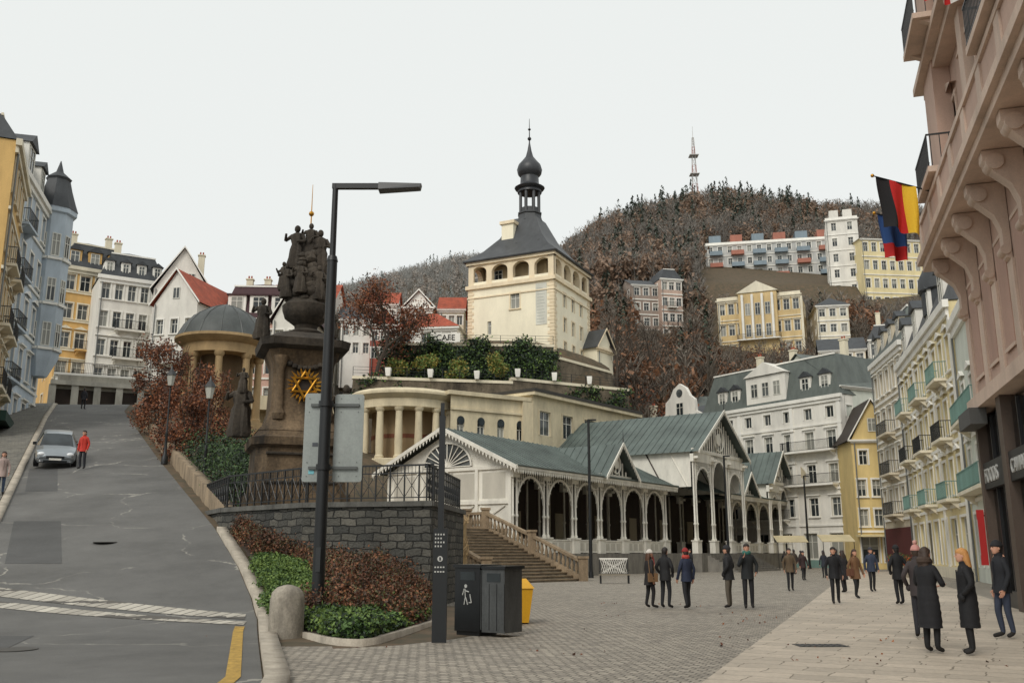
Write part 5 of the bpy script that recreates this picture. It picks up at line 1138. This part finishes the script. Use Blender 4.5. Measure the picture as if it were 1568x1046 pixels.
for k in range(len(rings)-1):
    for i in range(nR):
        j=(i+1)%nR; q=[rings[k][i],rings[k][j],rings[k+1][j],rings[k+1][i]]
        m_=CARP
        if i in(3,8) and 2<=k<=4: m_=G1
        if k==5 and 4<=i<=7: m_=G1
        if k==1 and 4<=i<=7: m_=G1
        mb.quad('windows' if m_ is G1 else 'body',m_,*q)
mb.quad('body',CARP,*rings[-1]); mb.quad('body',CARP,*rings[0][::-1])
for y in(-.95,.0): 
    for s_ in(-1,1): mb.box('pillars',CARP,s_*.86-.03 if s_>0 else -.89,s_*.86+.03 if s_>0 else -.83,y-.03,y+.03,.9,.98)
for sx in(-1,1):
    for y in(-1.3,1.3):
        mb.cyl('wheel',TYR,(sx*.68,y,.31),(sx*.9,y,.31),.31,seg=20); mb.cyl('hubcap',HUB,(sx*.9,y,.31),(sx*.915,y,.31),.2,seg=16)
    mb.ell('headlight',LGT,(sx*.6,1.95,.68),(.17,.12,.1),12,8); mb.box('mirror',DARK,sx*.95-.08,sx*.95+.08,.55,.68,.93,1.06)
    mb.ell('fog_lamp',LGT,(sx*.6,2.02,.38),(.06,.05,.05),8,6)
mb.box('grille',DARK,-.38,.38,2.04,2.09,.5,.62); mb.box('lower_grille',DARK,-.5,.5,2.04,2.085,.3,.42); mb.box('number_plate',WHITE,-.26,.26,2.085,2.1,.43,.52)
cxr,cyr=-21.9,45.2
fwd=Vector((.47,-1,0)).normalized(); 
mb.build('parked_car',(cxr,cyr,H1(cxr,cyr)+.03),(R(-13.2),0,math.atan2(-fwd.x,fwd.y)))
# ---------------------------------------------------------------- people
def cm(c,r=.8):
    k='cloth_%d_%d_%d'%c; return M(k,S(*c),r,.18,6,.3,60)
def skinmesh(verts,edges,rad,tags,mats,name):
    me=bpy.data.meshes.new(name); me.from_pydata(verts,edges,[]); o=bpy.data.objects.new(name,me); COL.objects.link(o)
    sk=o.modifiers.new('s','SKIN'); sd=me.skin_vertices[0].data
    for i,r in enumerate(rad): sd[i].radius=(r[0],r[1]); sd[i].use_root=(i==0)
    sb=o.modifiers.new('u','SUBSURF'); sb.levels=1; sb.render_levels=1
    dg=bpy.context.evaluated_depsgraph_get(); dg.update(); nm=bpy.data.meshes.new_from_object(o.evaluated_get(dg)); bpy.data.objects.remove(o)
    nm.name=name; nm.materials.clear()
    for m in mats: nm.materials.append(m)
    A=np.array([verts[e[0]] for e in edges]);B=np.array([verts[e[1]] for e in edges]); T_=np.array(tags)
    c=np.array([p.center[:] for p in nm.polygons]); d=B-A
    t=np.clip(((c[:,None]-A)*d).sum(-1)/(d*d).sum(-1),0,1); dist=np.linalg.norm(c[:,None]-(A+t[...,None]*d),axis=-1); ix=T_[dist.argmin(1)]
    nm.polygons.foreach_set('material_index',ix.astype(np.int32)); nm.polygons.foreach_set('use_smooth',[True]*len(nm.polygons)); return nm
def person(name,x,y,H,head,coat,leg,length=.78,hair=(50,36,28),hat=None,longh=False,stride=0.,arms='down',bag=None,scarf=None,puff=False,slim=.93,pom=None,hood=None,z=None,look=0):
    z=H1(x,y)+.026 if z is None else z; k=H/1.75; s=stride
    if arms=='pocket': w=[(.22,.1,.98),(-.22,.1,.98)]; e=[(.3,-.06,1.17),(-.3,-.06,1.17)]
    elif arms=='front': w=[(.1,.27,1.14),(-.12,.27,1.1)]; e=[(.27,.06,1.13),(-.27,.06,1.13)]
    elif arms=='phone': w=[(.12,.25,1.38),(-.24,.1,.98)]; e=[(.26,.1,1.14),(-.29,-.06,1.17)]
    else: w=[(.25,.07-s*.25,.87),(-.25,.07+s*.25,.87)]; e=[(.265,-.03-s*.1,1.15),(-.265,-.03+s*.1,1.15)]
    v=[(0,0,.97),(0,0,1.13),(0,.01,1.32),(0,0,1.46),(0,.015,1.56),
       (.16,0,1.41),e[0],w[0],(-.16,0,1.41),e[1],w[1],
       (.09,0,.9),(.1,.03+s*.22,.5),(.1,s*.34-(.06 if s>0 else 0),.09),(.11,.15+s*.34,.045),
       (-.09,0,.9),(-.1,.03-s*.16,.5),(-.1,-s*.38,.09+abs(s)*.06),(-.11,.14-s*.36,.045+abs(s)*.01)]
    ed=[(0,1),(1,2),(2,3),(3,4),(2,5),(5,6),(6,7),(2,8),(8,9),(9,10),(0,11),(11,12),(12,13),(13,14),(0,15),(15,16),(16,17),(17,18)]
    r=[(.15,.11),(.14,.11),(.16,.12),(.075,.07),(.055,.055),(.072,.068),(.056,.053),(.042,.04),(.072,.068),(.056,.053),(.042,.04),(.095,.09),(.066,.066),(.048,.05),(.042,.036),(.095,.09),(.066,.066),(.048,.05),(.042,.036)]
    tg=[0,0,0,2,0,0,0,0,0,0,1,1,1,3,1,1,1,3]
    mats=[cm(coat),cm(leg),SKIN,cm((32,28,26))]
    vv=[(a*k*slim,b*k,c*k) for a,b,c in v]; rr=[(a*k,b*k) for a,b in r]
    nm=skinmesh(vv,ed,rr,tg,mats,'body')
    mb=MB(); C_=cm(coat,.45 if puff else .8)
    hem=length
    zs=np.linspace(hem,1.5,22 if puff else 14); rings=[]
    for zz in zs:
        rx=np.interp(zz,[hem,.95,1.12,1.33,1.43,1.48,1.5],[.205 if hem<.7 else .19,.185,.165,.2,.165,.1,.085]); ry=np.interp(zz,[hem,.95,1.12,1.33,1.43,1.48,1.5],[.165+abs(s)*.12*(hem<.8),.145,.13,.14,.12,.09,.08])
        q=1+(.035*math.cos(zz*2*math.pi/.085) if puff else .015*math.sin(zz*34+x))
        rings.append([(rx*q*slim*k*math.cos(t)*(1+.04*math.sin(3*t+zz*9)),ry*q*k*math.sin(t)*(1+.04*math.cos(4*t+zz*7)),zz*k) for t in [2*math.pi*i/20 for i in range(20)]])
    mb.loft('coat',C_,rings)
    mb.cyl('coat_collar',C_,(0,0,1.47*k),(0,.01,1.55*k),.085*k,.078*k,14)
    mb.box('coat_placket',C_,-.012,.012,.13*k,.152*k,(hem+.05)*k,1.4*k)
    if scarf: mb.lathe('scarf',cm(scarf),(0,.01,1.47*k),[(.11*k,0),(.125*k,.05),(.1*k,.1)],14)
    hc=Vector((0,.03*k,1.645*k)); cl,sl=math.cos(look),math.sin(look)
    def HT(a,b,c): return (hc.x+k*(a*cl-b*sl),hc.y+k*(a*sl+b*cl),hc.z+k*c)
    rg=[]
    for zz,rx,ry,oy in((-.115,.03,.035,.035),(-.1,.048,.055,.03),(-.07,.06,.075,.018),(-.03,.07,.09,.006),(.02,.077,.098,-.002),(.06,.073,.092,-.006),(.09,.055,.07,-.008),(.108,.03,.04,-.008),(.115,.005,.006,-.008)):
        rg.append([HT(rx*math.cos(t),oy+ry*math.sin(t),zz) for t in [2*math.pi*i/16 for i in range(16)]])
    mb.loft('head',SKIN,rg)
    mb.add('nose',SKIN,[HT(-.012,.09,.012),HT(.012,.09,.012),HT(0,.095,.02),HT(-.017,.085,-.032),HT(.017,.085,-.032),HT(0,.122,-.026)],[(0,2,5,3),(2,1,4,5),(3,5,4)])
    for sx in(-1,1):
        mb.ell('eye',M('eye_dark',(.02,.015,.01),.2,bump=0),HT(sx*.03,.088,.008),(.011*k,.008*k,.007*k),8,6); mb.ell('ear',SKIN,HT(sx*.077,-.005,-.01),(.012*k,.02*k,.032*k),8,6)
        bc=HT(sx*.03,.09,.03); mb.ell('brow',cm(hair,.6),bc,(.018*k,.008*k,.005*k),8,5)
    mb.ell('mouth',M('lips',S(160,90,80),.5,bump=0),HT(0,.089,-.058),(.022*k,.008*k,.006*k),8,5)
    hm_=cm(hair,.6); rg=[]
    for zz,rx,ry,oy in((-.09 if not longh else -.1,.05,.03,-.06),(-.05,.075,.06,-.045),(0,.086,.082,-.03),(.045,.088,.104,-.01),(.08,.078,.096,-.004),(.108,.052,.064,-.004),(.13,.015,.02,-.006)):
        rg.append([HT(rx*math.cos(t)*(1+.05*math.sin(7*t)),oy+ry*math.sin(t)*(1+.03*math.sin(9*t)),zz) for t in [2*math.pi*i/24 for i in range(24)]])
    mb.loft('hair',hm_,rg)
    if longh:
        rg=[]
        for zz,rx,ry,oy in((-.3,.05,.02,-.1),(-.26,.09,.04,-.1),(-.18,.105,.055,-.09),(-.08,.1,.07,-.06),(.02,.093,.07,-.045),(.06,.07,.05,-.03)):
            rg.append([HT(rx*math.cos(t)*(1+.09*math.sin(6*t+zz*30)),oy+ry*math.sin(t)*(1+.1*math.sin(5*t)),zz) for t in [2*math.pi*i/18 for i in range(18)]])
        mb.loft('hair',hm_,rg)
    if hat:
        rg=[]
        for zz,q in((.022,1.0),(.03,1.08),(.06,1.08),(.065,1.0),(.1,.86),(.13,.58),(.148,.25),(.152,.05)):
            rg.append([HT(.09*q*math.cos(t),-.006+.11*q*math.sin(t),zz) for t in [2*math.pi*i/18 for i in range(18)]])
        mb.loft('hat',cm(hat),rg)
        if pom: mb.ell('pompom',cm(pom),HT(0,-.01,.185),(.045*k,)*3,10,8,.08)
    if hood:
        mb.lathe('hood',cm(hood),HT(0,-.05,-.17),[(.1*k,0),(.13*k,.04),(.125*k,.09),(.09*k,.12)],14)
    for (wx,wy,wz),(ex,ey,ez) in zip(w,e):
        if arms=='pocket': continue
        W_=Vector((wx*k*slim,wy*k,wz*k)); D_=(W_-Vector((ex*k*slim,ey*k,ez*k))).normalized(); sd=Vector((0,1,0))-D_*D_.y; sd.normalize(); nr=D_.cross(sd)
        pw=.038*k; 
        q=[W_-D_*.02*k+sd*pw*.7*a+nr*.013*k*b for a,b in((-1,-1),(1,-1),(1,1),(-1,1))]+[W_+D_*.085*k+sd*pw*a+nr*.012*k*b for a,b in((-1,-1),(1,-1),(1,1),(-1,1))]
        mb.hexa('hand',SKIN,q)
        for i,fl in enumerate((.058,.07,.066,.05)):
            b0=W_+D_*.08*k+sd*pw*(.75-.5*i); m1=b0+D_*fl*.55*k+nr*.008*k*(1 if wx<0 else -1); t1=m1+(D_*.8+nr*(.5 if wx<0 else -.5)).normalized()*fl*.5*k
            mb.cyl('finger_%d'%i,SKIN,b0,m1,.0095*k,.0085*k,6); mb.cyl('finger_%d'%i,SKIN,m1,t1,.0085*k,.0065*k,6)
        b0=W_+D_*.025*k+sd*pw*.9; m1=b0+(D_*.6+sd*.7).normalized()*.035*k; mb.cyl('thumb',SKIN,b0,m1,.012*k,.01*k,6); mb.cyl('thumb',SKIN,m1,m1+D_*.03*k,.01*k,.007*k,6)
        mb.cyl('cuff',C_,W_-D_*.05*k,W_+D_*.005*k,.046*k,.044*k,10)
    if arms=='pocket':
        for sx in(-1,1): mb.ell('pocketed_hand',C_,(sx*.2*k*slim,.1*k,.95*k),(.05*k,.05*k,.07*k),10,7)
    if bag:
        bm=cm(bag,.5); mb.loft('shoulder_bag',bm,[[(.22*k+a*.05,b*.14,zz) for a,b in((-1,-1),(1,-1),(1,1),(-1,1))] for zz in(.8*k,.82*k,1.02*k,1.06*k)]); mb.cyl('bag_strap',bm,(.22*k,.08,1.05*k),(.1*k,.06*k,1.46*k),.012,seg=5); mb.cyl('bag_strap',bm,(.22*k,-.1,1.05*k),(.1*k,-.08*k,1.46*k),.012,seg=5)
    root=mb.build(name,(x,y,z),(0,0,head))
    o=bpy.data.objects.new('body',nm); COL.objects.link(o); o.parent=root
BK_=(26,26,30)
P_=person
P_('woman',6.72,15.7,1.64,R(-60),BK_,(24,24,26),.42,(60,44,34),None,True,0,'front',None,(60,50,48),True,1,hood=(70,55,45))
P_('woman',7.22,15.4,1.62,R(70),(24,24,27),(22,22,24),.45,(196,140,80),None,True,0,'pocket',None,None,True,.95)
P_('person',7.72,18.4,1.68,R(-20),(60,52,52),(40,40,46),.8,(60,44,34),(196,140,132),False,0,'pocket',pom=(200,150,140))
P_('man',9.25,18.3,1.76,R(95),(28,30,36),(52,60,78),.82,(40,32,28),(34,34,38),False,.2,'down')
P_('woman',3.98,28.0,1.62,R(-70),(34,30,30),(28,26,28),.7,(90,60,40),(220,214,204),True,.25,'down',(130,100,70))
P_('man',4.42,27.9,1.7,R(-40),(30,30,32),(30,32,36),.8,(40,32,28),None,False,.2,'pocket')
P_('man',4.98,27.6,1.66,R(25),(36,44,66),(34,34,38),.8,(50,40,34),(150,40,40),False,.3,'down',None,(190,70,60))
P_('man',6.25,27.9,1.74,R(60),(34,34,36),(96,88,76),.8,(44,36,30),(40,40,44),False,0,'pocket')
P_('man',6.75,27.7,1.8,R(170),(28,32,34),(30,30,34),.8,(44,36,30),None,False,.15,'phone',None,(60,120,110))
P_('person',11.5,40,1.72,R(175),(96,80,60),(34,34,38),.78,(50,40,34),None,False,.3,'down')
P_('man',10.1,30.3,1.72,R(170),(24,24,28),(26,26,30),.78,(44,36,30),None,False,.3,'down')
P_('woman',12.0,33.8,1.66,R(200),(116,84,56),(30,30,32),.7,(70,48,34),None,True,.4,'down',(110,70,50))
P_('man',14.7,39.5,1.74,R(180),(52,62,82),(30,30,34),.8,(44,36,30),(60,60,66),False,.3,'down')
P_('man',11.9,29.8,1.76,R(5),(20,21,24),(24,24,28),.75,(30,26,24),(30,30,32),False,.2,'pocket')
P_('woman',13.2,38.5,1.62,R(20),(34,30,34),(28,28,30),.55,(50,36,28),None,True,.2,'down')
P_('person',8.6,60,1.68,R(190),(130,50,46),(40,40,44),.8,(50,40,34),(180,60,50),False,.1,'down')
P_('man',11.5,62,1.74,R(100),(30,30,34),(34,34,38),.8)
P_('man',-19.75,43.3,1.78,R(175),(196,54,40),(34,36,42),.8,(50,38,30),None,False,.15,'down')
P_('woman',-19.75,36.6,1.66,R(-150),(170,150,142),(70,86,110),.72,(60,44,34),None,True,.35,'down',z=H1(-19.75,36.6)+.13)
for i,(x,y,c_,hd) in enumerate(((23.2,82,BK_,0),(24.3,83,(40,44,60),180),(25.2,84,(60,54,50),20),(27.5,80,BK_,190),(20.5,70,(70,60,52),10),(28.6,76,(36,36,40),170),(19.4,60,(44,48,58),0),(21.2,62,(26,26,30),180),(17.5,52,(30,32,40),0),(24.6,66,(90,84,78),160),(16.6,55,(58,40,40),190),(-33.2,72,(50,50,56),0))):
    P_('person',x,y,1.62+.03*(i%5),R(hd),c_,(32,32,36),.72+.03*(i%3),(50,40,34),None if i%2 else (60,56,60),i%3==0,.25,'down')
mb=MB(); mb.lathe('tub',CONC,(25.0,62,0),[(.6,0),(.7,.7),(.75,.75),(.6,.72)],14); rt=mb.build('flower_planter'); leaves('flowers',[((25.0,62,1.1),(.8,.8,.5))],900,.06,[GRN[0],M('orange_petals',S(190,90,50)),GRN[0]],.2,parent=rt)
mb=MB(); AW=M('awning_cream',S(200,186,150),.8); 
for x,y in((29.5,88),(26.8,93)): mb.hexa('canopy',AW,[(x-1.5,y-1.4,2.5),(x+1.5,y-1.4,2.5),(x+1.5,y,3.1),(x-1.5,y,3.1),(x-1.5,y-1.4,2.56),(x+1.5,y-1.4,2.56),(x+1.5,y,3.16),(x-1.5,y,3.16)]); [mb.cyl('poles',DARK,(x+s_*1.4,y-1.3,0),(x+s_*1.4,y-1.3,2.5),.03,seg=6) for s_ in(-1,1)]
mb.build('market_awning')
# ---------------------------------------------------------------- light, sky, camera
w=bpy.data.worlds.new('World'); scene.world=w; w.use_nodes=True; nt=w.node_tree; bg=nt.nodes['Background']
sk=nn(nt,'ShaderNodeTexSky',sky_type='NISHITA'); sk.sun_disc=False; sk.sun_elevation=R(42); sk.sun_rotation=R(205); sk.dust_density=6; sk.air_density=1.5
hs=nn(nt,'ShaderNodeHueSaturation'); hs.inputs['Saturation'].default_value=.15; nt.links.new(sk.outputs[0],hs.inputs['Color'])
col=mixc(nt,.88,hs.outputs[0],(7.6,7.85,7.7)); nt.links.new(col,bg.inputs['Color']); bg.inputs['Strength'].default_value=.12
sl=bpy.data.lights.new('sun','SUN'); sl.energy=1.5; sl.angle=R(22); sl.color=(1,.95,.87); so=bpy.data.objects.new('sun',sl); COL.objects.link(so)
az=R(205); el=R(42); d=Vector((math.sin(az)*math.cos(el),math.cos(az)*math.cos(el),math.sin(el))); so.rotation_euler=(-d).to_track_quat('-Z','Y').to_euler()
cam=bpy.data.cameras.new('camera'); cam.lens=33.0; cam.sensor_width=36; cam.clip_end=3000; co=bpy.data.objects.new('camera',cam); COL.objects.link(co); co.location=(0,0,1.6); co.rotation_euler=(R(90+12.63),0,0); scene.camera=co
scene.view_settings.view_transform='Standard'; scene.view_settings.look='None'; scene.view_settings.exposure=0
